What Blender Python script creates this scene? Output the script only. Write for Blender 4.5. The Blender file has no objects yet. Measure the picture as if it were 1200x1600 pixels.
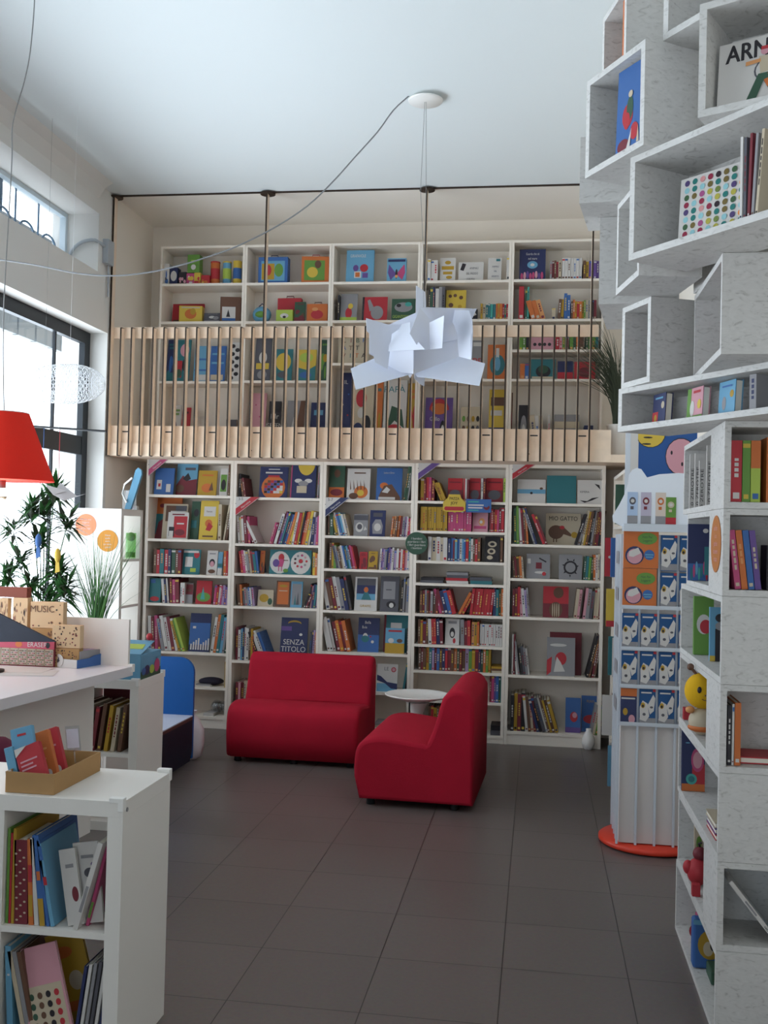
import bpy, math, random
from mathutils import Vector, Matrix
random.seed(7)
SC = bpy.context.scene
COL = SC.collection
PI = math.pi
# ---------------------------------------------------------------- camera
F, EYE = 1620.0, 1.7
_d = Vector((240 / F, -40 / F, -1)).normalized()
_u = Vector((math.sin(.021), math.cos(.021), 0)); _u = (_u - _u.dot(_d) * _d).normalized()
_x = _d.cross(_u)
RW = Matrix((_x, _d, _u))                     # rows: camera-space axes of the room's X, Y, Z
def ray(px, py): return RW @ Vector(((px - 600) / F, -(py - 800) / F, -1))
def at(px, py, Y):
    w = ray(px, py); w *= Y / w.y; return Vector((w.x, Y, w.z + EYE))
def atx(px, py, X):
    w = ray(px, py); w *= X / w.x; return Vector((X, w.y, w.z + EYE))
def atz(px, py, Z):
    w = ray(px, py); w *= (Z - EYE) / w.z; return Vector((w.x, w.y, Z))
cam = bpy.data.cameras.new('camera'); camo = bpy.data.objects.new('camera', cam); COL.objects.link(camo)
cam.sensor_fit = 'VERTICAL'; cam.sensor_height = 36; cam.lens = F / 1600 * 36; cam.clip_start = .05; cam.clip_end = 200
camo.matrix_world = Matrix.Translation((0, 0, EYE)) @ RW.to_4x4()
SC.camera = camo
# ---------------------------------------------------------------- materials
def lin(h):
    h = h.lstrip('#'); o = []
    for i in (0, 2, 4):
        c = int(h[i:i + 2], 16) / 255; o.append(c / 12.92 if c <= .04045 else ((c + .055) / 1.055) ** 2.4)
    return (*o, 1)
MC = {}
def mat(name, hexc, rough=.6, metal=0, bump=0, bscale=60, var=0, vscale=8, spec=.35, trans=0, coat=0):
    if name in MC: return MC[name]
    m = bpy.data.materials.new(name); m.use_nodes = True; nt = m.node_tree
    b = nt.nodes['Principled BSDF']; b.inputs['Base Color'].default_value = lin(hexc)
    b.inputs['Roughness'].default_value = rough; b.inputs['Metallic'].default_value = metal
    b.inputs['Specular IOR Level'].default_value = spec
    if coat: b.inputs['Coat Weight'].default_value = coat
    if trans: b.inputs['Transmission Weight'].default_value = trans
    if bump or var:
        tc = nt.nodes.new('ShaderNodeTexCoord')
    if var:
        n = nt.nodes.new('ShaderNodeTexNoise'); n.inputs['Scale'].default_value = vscale; n.inputs['Detail'].default_value = 5
        nt.links.new(tc.outputs['Object'], n.inputs['Vector'])
        r = nt.nodes.new('ShaderNodeMapRange'); r.inputs[1].default_value = .3; r.inputs[2].default_value = .7
        r.inputs[3].default_value = 1 - var; r.inputs[4].default_value = 1 + var
        nt.links.new(n.outputs['Fac'], r.inputs[0])
        mx = nt.nodes.new('ShaderNodeVectorMath'); mx.operation = 'SCALE'; mx.inputs[0].default_value = lin(hexc)[:3]
        nt.links.new(r.outputs[0], mx.inputs['Scale']); nt.links.new(mx.outputs[0], b.inputs['Base Color'])
    if bump:
        n = nt.nodes.new('ShaderNodeTexNoise'); n.inputs['Scale'].default_value = bscale; n.inputs['Detail'].default_value = 4
        nt.links.new(tc.outputs['Object'], n.inputs['Vector'])
        bp = nt.nodes.new('ShaderNodeBump'); bp.inputs['Strength'].default_value = bump; bp.inputs['Distance'].default_value = .004
        nt.links.new(n.outputs['Fac'], bp.inputs['Height']); nt.links.new(bp.outputs[0], b.inputs['Normal'])
    MC[name] = m
    return m
PAL = dict(r='#c4202c', R='#741826', o='#de6c28', y='#ecc83c', Y='#c4981e', g='#5f9c34', G='#24503a', t='#1f7480', b='#2a62b4',
           B='#182458', c='#62aed8', p='#5f4296', m='#cc3f78', k='#15151b', w='#e8e6e2', s='#94959b', n='#623d2a', e='#d8c8aa',
           l='#b095c6', T='#38b0a6', P='#e6a0b0', O='#f2a25c', L='#b8d84a', q='#4a4d58')
CN = dict(r='red', R='dark red', o='orange', y='yellow', Y='mustard', g='green', G='dark green', t='teal', b='blue', B='navy',
          c='light blue', p='purple', m='pink', k='black', w='white', s='grey', n='brown', e='cream', l='lilac', T='turquoise',
          P='pale pink', O='pale orange', L='lime', q='dark grey')
def _mute(h, k=.27):
    a = [int(h[i:i + 2], 16) for i in (1, 3, 5)]; g = (0x70, 0x66, 0x62); return '#' + ''.join('%02x' % int(x * (1 - k) + y * k) for x, y in zip(a, g))
def pm(c):
    if not isinstance(c, str): return c
    return mat('print_' + CN[c].replace(' ', '_'), _mute(PAL[c]), .5, spec=.3) if len(c) == 1 else c
white = mat('white_laminate', '#e4e0da', .38, bump=.03, bscale=200)
whiteB = mat('white_bookcase_board', '#ebe2d6', .5)
paper = mat('book_page', '#e4dfd2', .9)
ply = mat('birch_plywood', '#ecd6bf', .5, var=.05, vscale=14)
plyedge = mat('dark_plywood_edge', '#32241a', .6)
wallm = mat('wall_plaster', '#dcdad6', .85, bump=.08, bscale=25)
wallw = mat('warm_wall_plaster', '#e8e0d5', .85, bump=.08, bscale=25)
ceilm = mat('ceiling_plaster', '#dfe5e6', .9, bump=.05, bscale=12)
black = mat('black_metal', '#16181c', .4, spec=.4)
dkframe = mat('dark_window_frame', '#20262c', .45)
steel = mat('steel_wire', '#8d8d8d', .35, metal=.8)
redfab = mat('red_fabric', '#a81a30', .85, bump=.25, bscale=350, var=.05, vscale=6, spec=.15)
card = mat('brown_cardboard', '#a98458', .85, var=.06)
plastic = mat('white_plastic', '#eceae6', .35)
# OSB board, whitewashed
def osb():
    m = bpy.data.materials.new('whitewashed_strand_board'); m.use_nodes = True; nt = m.node_tree; b = nt.nodes['Principled BSDF']
    tc = nt.nodes.new('ShaderNodeTexCoord'); L = nt.links.new
    mp = nt.nodes.new('ShaderNodeMapping'); mp.inputs['Scale'].default_value = (11, 11, 26); L(tc.outputs['Object'], mp.inputs[0])
    v = nt.nodes.new('ShaderNodeTexNoise'); v.inputs['Scale'].default_value = 2.2; v.inputs['Detail'].default_value = 6; v.inputs['Distortion'].default_value = 1.6
    L(mp.outputs[0], v.inputs[0])
    cr = nt.nodes.new('ShaderNodeValToRGB'); e = cr.color_ramp.elements
    e[0].position = .27; e[0].color = lin('#a8a5a1'); e[1].position = .42; e[1].color = lin('#c6c4c1')
    x = e.new(.75); x.color = lin('#cfcdca')
    L(v.outputs['Fac'], cr.inputs[0]); L(cr.outputs[0], b.inputs['Base Color'])
    b.inputs['Roughness'].default_value = .6; b.inputs['Specular IOR Level'].default_value = .3
    bp = nt.nodes.new('ShaderNodeBump'); bp.inputs['Strength'].default_value = .12; bp.inputs['Distance'].default_value = .002
    L(v.outputs['Fac'], bp.inputs['Height']); L(bp.outputs[0], b.inputs['Normal'])
    return m
osbm = osb()
def glassmat(name, tint=(1, 1, 1, 1), gl=.06):
    m = bpy.data.materials.new(name); m.use_nodes = True; nt = m.node_tree; nt.nodes.clear()
    o = nt.nodes.new('ShaderNodeOutputMaterial'); t = nt.nodes.new('ShaderNodeBsdfTransparent'); g = nt.nodes.new('ShaderNodeBsdfGlossy')
    t.inputs[0].default_value = tint; g.inputs['Roughness'].default_value = .02
    x = nt.nodes.new('ShaderNodeMixShader'); x.inputs[0].default_value = gl
    nt.links.new(t.outputs[0], x.inputs[1]); nt.links.new(g.outputs[0], x.inputs[2]); nt.links.new(x.outputs[0], o.inputs[0]); return m
glass = glassmat('window_glass'); clearp = glassmat('clear_plastic', (.9, .92, .94, 1), .12)
# ---------------------------------------------------------------- mesh builder
TXT = {}
def text_geo(s):
    if s not in TXT:
        cu = bpy.data.curves.new('t', 'FONT'); cu.body = s; cu.align_x = 'CENTER'; cu.align_y = 'CENTER'; cu.size = 1; cu.resolution_u = 3
        ob = bpy.data.objects.new('t', cu); me = bpy.data.meshes.new_from_object(ob)
        TXT[s] = ([v.co.to_2d() for v in me.vertices], [tuple(p.vertices) for p in me.polygons])
        bpy.data.objects.remove(ob); bpy.data.curves.remove(cu); bpy.data.meshes.remove(me)
    return TXT[s]
class MB:
    def __init__(s): s.v = []; s.f = []; s.m = []; s.sm = []; s.mats = []
    def mi(s, m):
        m = pm(m) if isinstance(m, str) else m
        if m not in s.mats: s.mats.append(m)
        return s.mats.index(m)
    def add(s, vs, fs, m, smooth=False):
        o = len(s.v); s.v += [tuple(v) for v in vs]; k = s.mi(m)
        for f in fs: s.f.append([o + i for i in f]); s.m.append(k); s.sm.append(smooth)
        return s
    def box(s, x0, x1, y0, y1, z0, z1, m, M=None):
        vs = [Vector((x, y, z)) for z in (z0, z1) for y in (y0, y1) for x in (x0, x1)]
        if M: vs = [M @ v for v in vs]
        return s.add(vs, [(0, 2, 3, 1), (4, 5, 7, 6), (0, 1, 5, 4), (1, 3, 7, 5), (3, 2, 6, 7), (2, 0, 4, 6)], m)
    def prism(s, pts, a, b, m, ax='y', smooth=False):
        # pts in the plane square to axis ax, extruded from a to b
        def P(p, t): return {'y': (p[0], t, p[1]), 'x': (t, p[0], p[1]), 'z': (p[0], p[1], t)}[ax]
        n = len(pts); vs = [P(p, a) for p in pts] + [P(p, b) for p in pts]
        s.add(vs, [tuple(range(n)), tuple(range(2 * n - 1, n - 1, -1))], m)
        s.add(vs, [(i, n + i, n + (i + 1) % n, (i + 1) % n) for i in range(n)], m, smooth); return s
    def lathe(s, prof, m, n=24, c=(0, 0, 0), M=None, smooth=True):
        vs = []; fs = []
        for r, z in prof:
            for i in range(n):
                a = 2 * PI * i / n; vs.append(Vector((c[0] + r * math.cos(a), c[1] + r * math.sin(a), c[2] + z)))
        if M: vs = [M @ v for v in vs]
        for k in range(len(prof) - 1):
            for i in range(n): fs.append((k * n + i, k * n + (i + 1) % n, (k + 1) * n + (i + 1) % n, (k + 1) * n + i))
        s.add(vs, fs, m, smooth); fs = []
        if prof[0][0] > 1e-5: fs.append(tuple(range(n - 1, -1, -1)))
        if prof[-1][0] > 1e-5: fs.append(tuple(range((len(prof) - 1) * n, len(prof) * n)))
        return s.add(vs, fs, m)
    def tube(s, pts, r, m, n=8, r1=None):
        pts = [Vector(p) for p in pts]; vs = []; fs = []; N = len(pts)
        for i, p in enumerate(pts):
            t = (pts[min(i + 1, N - 1)] - pts[max(i - 1, 0)]).normalized()
            a = t.cross(Vector((.13, .31, 1)) if abs(t.z) < .95 else Vector((1, .2, 0))).normalized(); b = t.cross(a)
            rr = r if r1 is None else r + (r1 - r) * i / (N - 1)
            for k in range(n):
                q = 2 * PI * k / n; vs.append(p + rr * (a * math.cos(q) + b * math.sin(q)))
        for i in range(N - 1):
            for k in range(n): fs.append((i * n + k, i * n + (k + 1) % n, (i + 1) * n + (k + 1) % n, (i + 1) * n + k))
        s.add(vs, fs, m, True); return s.add(vs, [tuple(range(n)), tuple(range((N - 1) * n, N * n))], m)
    def ball(s, c, rx, ry, rz, m, n=16, k=10):
        vs = [Vector((c[0] + rx * math.sin(PI * j / k) * math.cos(2 * PI * i / n), c[1] + ry * math.sin(PI * j / k) * math.sin(2 * PI * i / n), c[2] + rz * math.cos(PI * j / k))) for j in range(k + 1) for i in range(n)]
        return s.add(vs, [(j * n + i, (j + 1) * n + i, (j + 1) * n + (i + 1) % n, j * n + (i + 1) % n) for j in range(k) for i in range(n)], m, True)
    # flat artwork printed on a cover: the cover is the plane y=y0 looking to -y
    def art(s, shapes, w, h, y0=0.0, zoff=0.0):
        y = y0 - .0003; st = .0003 if len(shapes) < 22 else .00003
        for sh in shapes:
            y -= st; k = sh[0]; c = sh[-1]
            X = lambda u: (u - .5) * w
            Z = lambda v: zoff + v * h
            if k == 'c': pts = [(X(sh[1]) + sh[3] * w * math.cos(a), Z(sh[2]) + sh[3] * w * math.sin(a)) for a in [2 * PI * i / 18 for i in range(18)]]
            elif k == 'e': pts = [(X(sh[1]) + sh[3] * w * math.cos(a), Z(sh[2]) + sh[4] * h * math.sin(a)) for a in [2 * PI * i / 18 for i in range(18)]]
            elif k == 'r': pts = [(X(sh[1]), Z(sh[2])), (X(sh[3]), Z(sh[2])), (X(sh[3]), Z(sh[4])), (X(sh[1]), Z(sh[4]))]
            elif k == 'p': pts = [(X(a), Z(b)) for a, b in sh[1]]
            elif k == 't':
                vs, fs = text_geo(sh[4]); sc = sh[3] * h; sq = sh[5] if len(sh) > 6 else 1.0
                s.add([(X(sh[1]) + v.x * sc * sq, y, Z(sh[2]) + v.y * sc) for v in vs], fs, c); continue
            s.add([(a, y, b) for a, b in pts], [tuple(range(len(pts)))], c)
        return s
    def build(s, name, parent=None, loc=None, rot=None, bevel=0, sub=0, M=None, solid=0):
        me = bpy.data.meshes.new(name); me.from_pydata(s.v, [], s.f)
        for m in s.mats: me.materials.append(m)
        me.polygons.foreach_set('material_index', s.m); me.polygons.foreach_set('use_smooth', s.sm); me.update()
        o = bpy.data.objects.new(name, me); COL.objects.link(o)
        if parent: o.parent = parent
        if loc is not None: o.location = loc
        if rot is not None: o.rotation_euler = rot
        if M is not None: o.matrix_world = M
        if solid: md = o.modifiers.new('thickness', 'SOLIDIFY'); md.thickness = solid; md.offset = 0
        if bevel: md = o.modifiers.new('bevel', 'BEVEL'); md.width = bevel; md.segments = 2; md.limit_method = 'ANGLE'
        if sub: md = o.modifiers.new('sub', 'SUBSURF'); md.levels = md.render_levels = sub
        return o
LABELS = {}
def tag(o, label, cat, group=None):
    n = len(label.split())
    if n > 16 or n < 4: print('LABEL LENGTH', n, label)
    if label in LABELS and not (group and LABELS[label] == group): print('DUPLICATE LABEL', label)
    LABELS[label] = group
    o['label'] = label; o['category'] = cat
    if group: o['group'] = group
    return o
def empty(name, loc=(0, 0, 0), rz=0, label=None, cat=None, group=None):
    o = bpy.data.objects.new(name, None); COL.objects.link(o); o.location = loc; o.rotation_euler = (0, 0, rz); o.empty_display_size = .1
    if label: tag(o, label, cat, group)
    return o
def struct(name, mb, **k):
    o = mb.build(name, **k); o['kind'] = 'structure'; return o
# ================================================================ ROOM
XL, XR, YB, YF, HC = -3.57, 1.06, 9.1, -3.0, 4.48
# floor tiles
def floormat():
    m = bpy.data.materials.new('brown_stoneware_tiles'); m.use_nodes = True; nt = m.node_tree; b = nt.nodes['Principled BSDF']; L = nt.links.new
    tc = nt.nodes.new('ShaderNodeTexCoord'); mp = nt.nodes.new('ShaderNodeMapping')
    a = atz(777, 1600, 0); q = atz(425, 1413, 0); T = .487
    mp.inputs['Location'].default_value = (-a.x + 10 * T, -q.y + 10 * T, 0); L(tc.outputs['Object'], mp.inputs[0])
    br = nt.nodes.new('ShaderNodeTexBrick'); br.offset = 0; br.squash = 1
    br.inputs['Scale'].default_value = 1; br.inputs['Brick Width'].default_value = T; br.inputs['Row Height'].default_value = T
    br.inputs['Mortar Size'].default_value = .0022; br.inputs['Mortar Smooth'].default_value = .1; br.inputs['Bias'].default_value = 0
    br.inputs['Color1'].default_value = lin('#6d6461'); br.inputs['Color2'].default_value = lin('#726865'); br.inputs['Mortar'].default_value = lin('#2e2927')
    L(mp.outputs[0], br.inputs['Vector'])
    n = nt.nodes.new('ShaderNodeTexNoise'); n.inputs['Scale'].default_value = 60; n.inputs['Detail'].default_value = 4; L(tc.outputs['Object'], n.inputs[0])
    mx = nt.nodes.new('ShaderNodeMix'); mx.data_type = 'RGBA'; mx.blend_type = 'MULTIPLY'; mx.inputs[0].default_value = .35
    L(br.outputs['Color'], mx.inputs[6]); L(n.outputs['Color'], mx.inputs[7]); L(mx.outputs[2], b.inputs['Base Color'])
    b.inputs['Roughness'].default_value = .34; b.inputs['Specular IOR Level'].default_value = .42
    bp = nt.nodes.new('ShaderNodeBump'); bp.inputs['Strength'].default_value = .3; bp.inputs['Distance'].default_value = .002; bp.invert = True
    L(br.outputs['Fac'], bp.inputs['Height']); L(bp.outputs[0], b.inputs['Normal']); return m
struct('floor', MB().box(XL - .4, XR + .2, YF, YB + .2, -.1, 0, floormat()))
struct('ceiling', MB().box(XL - .4, XR + .2, YF, 8.2, HC, HC + .15, ceilm))
struct('ceiling_gallery', MB().box(XL - .4, XR + .2, 8.2, YB + .2, HC, HC + .15, mat('warm_ceiling_plaster', '#ebe5dc', .9)))
struct('wall_back', MB().box(XL - .4, XR + .2, YB, YB + .2, 0, HC, wallw))
struct('wall_right', MB().box(XR, XR + .2, YF, YB, 0, HC, wallw))
W0, W1, WZ0, WZ1 = 1.9, 8.15, .45, 3.31       # shop window opening in the left wall
N0, N1, NZ0, NZ1 = .6, 7.92, 3.77, 4.24      # high strip window
lw = MB()
lw.box(XL - .4, XL, YF, W0, 0, HC, wallm).box(XL - .4, XL, W1, 8.2, 0, HC, wallm).box(XL - .4, XL, 8.2, YB, 0, HC, wallw)  # gallery end takes the warm plaster to put more light into its colour
lw.box(XL - .4, XL, W0, W1, 0, WZ0, wallm).box(XL - .4, XL, W0, W1, WZ1, NZ0, wallm).box(XL - .4, XL, W0, W1, NZ1, HC, wallm)
lw.box(XL - .4, XL, W0, N0, NZ0, NZ1, wallm).box(XL - .4, XL, N1, W1, NZ0, NZ1, wallm)
struct('wall_left', lw)
fw = MB()
fw.box(XL - .4, -2.6, YF - .2, YF, 0, HC, wallm).box(.6, XR + .2, YF - .2, YF, 0, HC, wallm).box(-2.6, .6, YF - .2, YF, 2.9, HC, wallm)
struct('wall_front', fw)
# coving where the ceiling meets the left wall
cv = MB(); cv.prism([(XL, HC), (XL + .12, HC), (XL + .05, HC - .04), (XL, HC - .12)], YF, 7.9, wallm, 'y'); struct('trim_1', cv)
# windows
def win(name, X, y0, y1, z0, z1, fr, mull, trans, wid=.12, dep=.09):
    f = MB(); f.box(X - dep, X, y0, y0 + wid, z0, z1, fr).box(X - dep, X, y1 - wid, y1, z0, z1, fr)
    f.box(X - dep, X, y0 + wid, y1 - wid, z1 - wid, z1, fr).box(X - dep, X, y0 + wid, y1 - wid, z0, z0 + wid, fr)
    for y, w in mull: f.box(X - dep / 2 - .004 - w / 3, X - dep / 2 + .004 + w / 3, y, y + w, z0 + wid, z1 - wid, fr)
    for z, w in trans: f.box(X - dep + .005, X - .005, y0 + wid, y1 - wid, z, z + w, fr)
    e = empty(name, (0, 0, 0)); e['kind'] = 'structure'
    o = f.build('window_frame', e); g = MB().box(X - dep / 2 - .003, X - dep / 2 + .003, y0 + wid, y1 - wid, z0 + wid, z1 - wid, glass).build('window_pane', e)
    return e
win('window_1', -3.72, W0, W1, WZ0, WZ1, dkframe, [(7.55, .022), (5.1, .08), (3.0, .08)], [(2.29, .15)], .1, .05)
nf = mat('pale_window_frame', '#c8d4dc', .5)
win('window_2', -3.84, N0, N1, NZ0, NZ1, nf, [(6.5, .03), (5.0, .03), (3.4, .03)], [], .035, .05)
# added scrollwork standing in for the reflections and outside view at the strip window
gr = MB(); grm = mat('reflection_blue', '#46647e', .5)
for i in range(16):
    y = 2.2 + i * .36
    gr.tube([(-3.93, y, NZ0), (-3.93, y, NZ1)], .008, grm)
    if i % 3 == 1: gr.box(-3.935, -3.925, y, y + .16, NZ0 + .22, NZ1, grm)
    gr.tube([(-3.93, y + .18 + .12 * math.cos(a), NZ0 + .17 + .09 * math.sin(a)) for a in [PI * k / 10 for k in range(11)]], .009, grm)
tag(gr.build('reflection_scrollwork'), 'added scrollwork in place of the reflections behind the narrow high window', 'grille')
# shutter box outside above the shop window
p0 = atx(0, 512, -4.5); p1 = atx(95, 556, -4.5)
sh = MB(); awm = mat('grey_shutter_slat', '#6c7276', .6)
for i in range(34): sh.box(-4.5, -4.44, .3 + i * .32, .3 + i * .32 + .29, (p0.z + p1.z) / 2, 4.3, awm)
tag(sh.build('awning_valance'), 'grey slatted awning valance hanging outside the shop window', 'awning')
# shop entrance behind the viewer
win('window_3', 0, 0, 1, 0, 1, dkframe, [], [], .05) if False else None
ef = MB(); ef.box(-2.6, -2.52, YF - .12, YF - .04, 0, 2.9, dkframe).box(.52, .6, YF - .12, YF - .04, 0, 2.9, dkframe).box(-2.52, .52, YF - .12, YF - .04, 2.82, 2.9, dkframe).box(-1.04, -.96, YF - .12, YF - .04, 0, 2.82, dkframe)
e = empty('window_3'); e['kind'] = 'structure'; ef.build('window_frame', e); MB().box(-2.52, .52, YF - .083, YF - .077, 0, 2.82, glass).build('window_pane', e)
# junction box and conduit on the left wall
jb = empty('junction_box', (XL, 8.05, 3.95), 0, 'grey electrical junction box with bent conduit near the high window', 'junction box')
gp = mat('grey_plastic', '#aeb4ba', .5)
MB().box(XL, XL + .05, 8.0, 8.12, 3.86, 4.06, gp).build('box_cover', None, bevel=.004).parent = jb
jb.location = (0, 0, 0)
cd = [(XL + .02, 8.0, 4.0), (XL - .02, 7.9, 4.02)] + [(XL - .05 - .2 * math.sin(a), 7.895, 3.82 + .2 * math.cos(a)) for a in [PI / 2 * k / 8 for k in range(9)]] + [(XL - .25, 7.895, 3.77)]
MB().tube(cd, .014, gp).build('conduit', jb)
MB().tube([(XL + .02, 8.08, 3.86), (XL + .02, 8.09, 3.6)], .008, gp).build('cable', jb)
# ---------------------------------------------------------------- light
w = bpy.data.worlds.new('daylight'); SC.world = w; w.use_nodes = True; nt = w.node_tree; bg = nt.nodes['Background']
tc = nt.nodes.new('ShaderNodeTexCoord'); sx = nt.nodes.new('ShaderNodeSeparateXYZ'); nt.links.new(tc.outputs['Generated'], sx.inputs[0])
rp = nt.nodes.new('ShaderNodeValToRGB'); el = rp.color_ramp.elements      # street side (-X) bright, entrance side (-Y) duller
el[0].position = 0; el[0].color = (.07, .085, .10, 1); el[1].position = .75; el[1].color = (.80, .905, 1, 1)
mr = nt.nodes.new('ShaderNodeMapRange'); mr.inputs[1].default_value = .3; mr.inputs[2].default_value = -.9
nt.links.new(sx.outputs['X'], mr.inputs[0]); nt.links.new(mr.outputs[0], rp.inputs[0]); nt.links.new(rp.outputs[0], bg.inputs[0])
# sunlit street and pavement send more light up than the shaded sky strip sends down
mz = nt.nodes.new('ShaderNodeMapRange'); mz.inputs[1].default_value = .15; mz.inputs[2].default_value = -.35; mz.inputs[3].default_value = 3.9; mz.inputs[4].default_value = 8.8
nt.links.new(sx.outputs['Z'], mz.inputs[0]); nt.links.new(mz.outputs[0], bg.inputs[1])
def portal(loc, rot, sx_, sy_):
    l = bpy.data.lights.new('window_portal', 'AREA'); l.shape = 'RECTANGLE'; l.size = sx_; l.size_y = sy_; l.cycles.is_portal = True
    o = bpy.data.objects.new('window_portal', l); COL.objects.link(o); o.location = loc; o.rotation_euler = rot
portal((-3.98, (W0 + W1) / 2, (WZ0 + WZ1) / 2), (0, -PI / 2, 0), WZ1 - WZ0, W1 - W0)
portal((-3.98, (N0 + N1) / 2, (NZ0 + NZ1) / 2), (0, -PI / 2, 0), NZ1 - NZ0, N1 - N0)
portal((-1.0, YF - .22, 1.45), (PI / 2, 0, 0), 3.2, 2.9)
SC.view_settings.view_transform = 'Standard'; SC.view_settings.look = 'None'; SC.view_settings.exposure = .1; SC.view_settings.gamma = 1
SC.view_settings.use_curve_mapping = False
SC.cycles.use_denoising = True; SC.cycles.max_bounces = 10; SC.cycles.diffuse_bounces = 6; SC.cycles.sample_clamp_indirect = 6
# ================================================================ BACK BOOKCASES
YL, YU, YRL = 8.6, 8.8, 8.2          # fronts of the lower cases, the upper cases, the gallery railing
UW = .784
ORD = ['leftmost', 'second', 'middle', 'fourth', 'rightmost']
ROWN = ['top', 'second', 'third', 'fourth', 'fifth', 'sixth', 'seventh', 'eighth', 'ninth']
def bookcase(name, x0, x1, yf, depth, z0, ztop, shelves, m, label, group, plinth=0, t=.026, backm=None):
    e = empty(name, ((x0 + x1) / 2, yf, z0), 0, label, 'bookcase', group); hw = (x1 - x0) / 2 - .001; H = ztop - z0
    MB().box(-hw, -hw + t, 0, depth, 0, H, m).build('side_panel', e); MB().box(hw - t, hw, 0, depth, 0, H, m).build('side_panel', e)
    MB().box(-hw + t, hw - t, 0, depth, H - t, H, m).build('top_panel', e)
    MB().box(-hw + t, hw - t, depth - .008, depth, 0, H - t, backm or m).build('back_panel', e)
    if plinth: MB().box(-hw + t, hw - t, .01, .026, 0, plinth - .022, m).build('plinth', e)
    for z in shelves: MB().box(-hw + t, hw - t, .002, depth - .008, z - z0 - .022, z - z0, m).build('shelf', e)
    return e
def coldesc(c): return CN[c] if c in CN else 'printed'
PENDING = []   # (object, look, where) -> labels made unique at the end of each shelf
def finish_shelf(where, cat, grp):
    global PENDING
    its = sorted(PENDING, key=lambda t: t[2]); PENDING = []
    # collapse runs of look-alikes standing side by side
    looks = [t[1] for t in its]; i = 0; runs = []
    while i < len(its):
        j = i
        while j + 1 < len(its) and looks[j + 1] == looks[i]: j += 1
        runs.append((i, j)); i = j + 1
    cnt = {}
    for a, b in runs: cnt[looks[a]] = cnt.get(looks[a], 0) + 1
    seen = {}
    nth = ['first', 'second', 'third', 'fourth', 'fifth', 'sixth', 'seventh', 'eighth', 'ninth', 'tenth', 'eleventh', 'twelfth', 'thirteenth', 'fourteenth']
    nbused = set()
    for ri, (a, b) in enumerate(runs):
        lk = looks[a]; n = b - a + 1
        for k in range(a, b + 1):
            o = its[k][0]
            base = lk
            if n > 1:
                base = lk + ', one of %d' % n
            if cnt[lk] > 1:
                nb = its[a - 1][3] if ri > 0 else None
                lb = f'{base}, right of {nb}, {where}' if nb else f'{base} at the left end, {where}'
                if lb in nbused or (lb in LABELS): 
                    seen[lk] = seen.get(lk, 0) + (1 if k == a else 0)
                    lb = f'{base}, {nth[seen[lk]]} such from the left, {where}'
                elif k == b: nbused.add(lb)
            else: lb = f'{base}, {where}'
            if len(lb.split()) > 16: lb = lb.replace('thin ', '').replace('thick ', '')
            if len(lb.split()) > 16: lb = lb.replace(' such from the left', '')
            if len(lb.split()) > 16: lb = lb.replace(' facing out', '')
            g = grp if n == 1 else f'{grp}, {its[a][3]} run {ri + 1}' if False else grp
            if n > 1: LABELS.pop(lb, None)
            tag(o, lb, cat, g)
rnd = random.Random(11)
def spine_book(w, h, d, c, side):
    """a book seen from its spine; side=-1: pivot at its left foot, +1: at its right foot, 0: centred"""
    x0 = {-1: 0, 1: -w, 0: -w / 2}[side]; m = MB(); cm = pm(c); ct = min(.0022, w * .16)
    m.box(x0, x0 + w, 0, .003, 0, h, cm)
    m.box(x0, x0 + ct, .003, d, 0, h, cm).box(x0 + w - ct, x0 + w, .003, d, 0, h, cm)
    m.box(x0 + ct, x0 + w - ct, .003, d - .004, .003, h - .004, paper)
    # printed title band and foot mark on the spine
    k = rnd.random(); dk = c in 'rRonGtbBpmkg'
    cc = rnd.choice('weyOw') if dk else rnd.choice('nBRkbr')
    q = w * .19; xc = x0 + w / 2
    if k < .6:
        a, b = h * rnd.uniform(.3, .45), h * rnd.uniform(.68, .86); n = rnd.randint(3, 6); z = a
        while z < b:
            l = rnd.uniform(.008, .02); m.add([(xc - q, -.0006, z), (xc + q, -.0006, z), (xc + q, -.0006, z + l), (xc - q, -.0006, z + l)], [(0, 1, 2, 3)], cc); z += l + .006
    if k > .35: m.add([(x0 + w * .2, -.0006, h * .05), (x0 + w * .8, -.0006, h * .05), (x0 + w * .8, -.0006, h * .05 + w * .6), (x0 + w * .2, -.0006, h * .05 + w * .6)], [(0, 1, 2, 3)], cc)
    if k > .8: m.add([(x0 + .0005, -.0004, h * .88), (x0 + w - .0005, -.0004, h * .88), (x0 + w - .0005, -.0004, h * .95), (x0 + .0005, -.0004, h * .95)], [(0, 1, 2, 3)], rnd.choice('wybr'))
    return m
def cover_book(w, h, t, bg, art, spine=None):
    """a book with its front cover towards -y, foot at z=0, centred on x"""
    m = MB(); cm = pm(bg); ct = .0025
    m.box(-w / 2, w / 2, 0, ct, 0, h, cm).box(-w / 2, w / 2, t - ct, t, 0, h, cm).box(-w / 2, -w / 2 + .003, ct, t - ct, 0, h, pm(spine or bg))
    m.box(-w / 2 + .003, w / 2 - .004, ct, t - ct, .003, h - .004, paper)
    return m.art(art, w, h)
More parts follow.
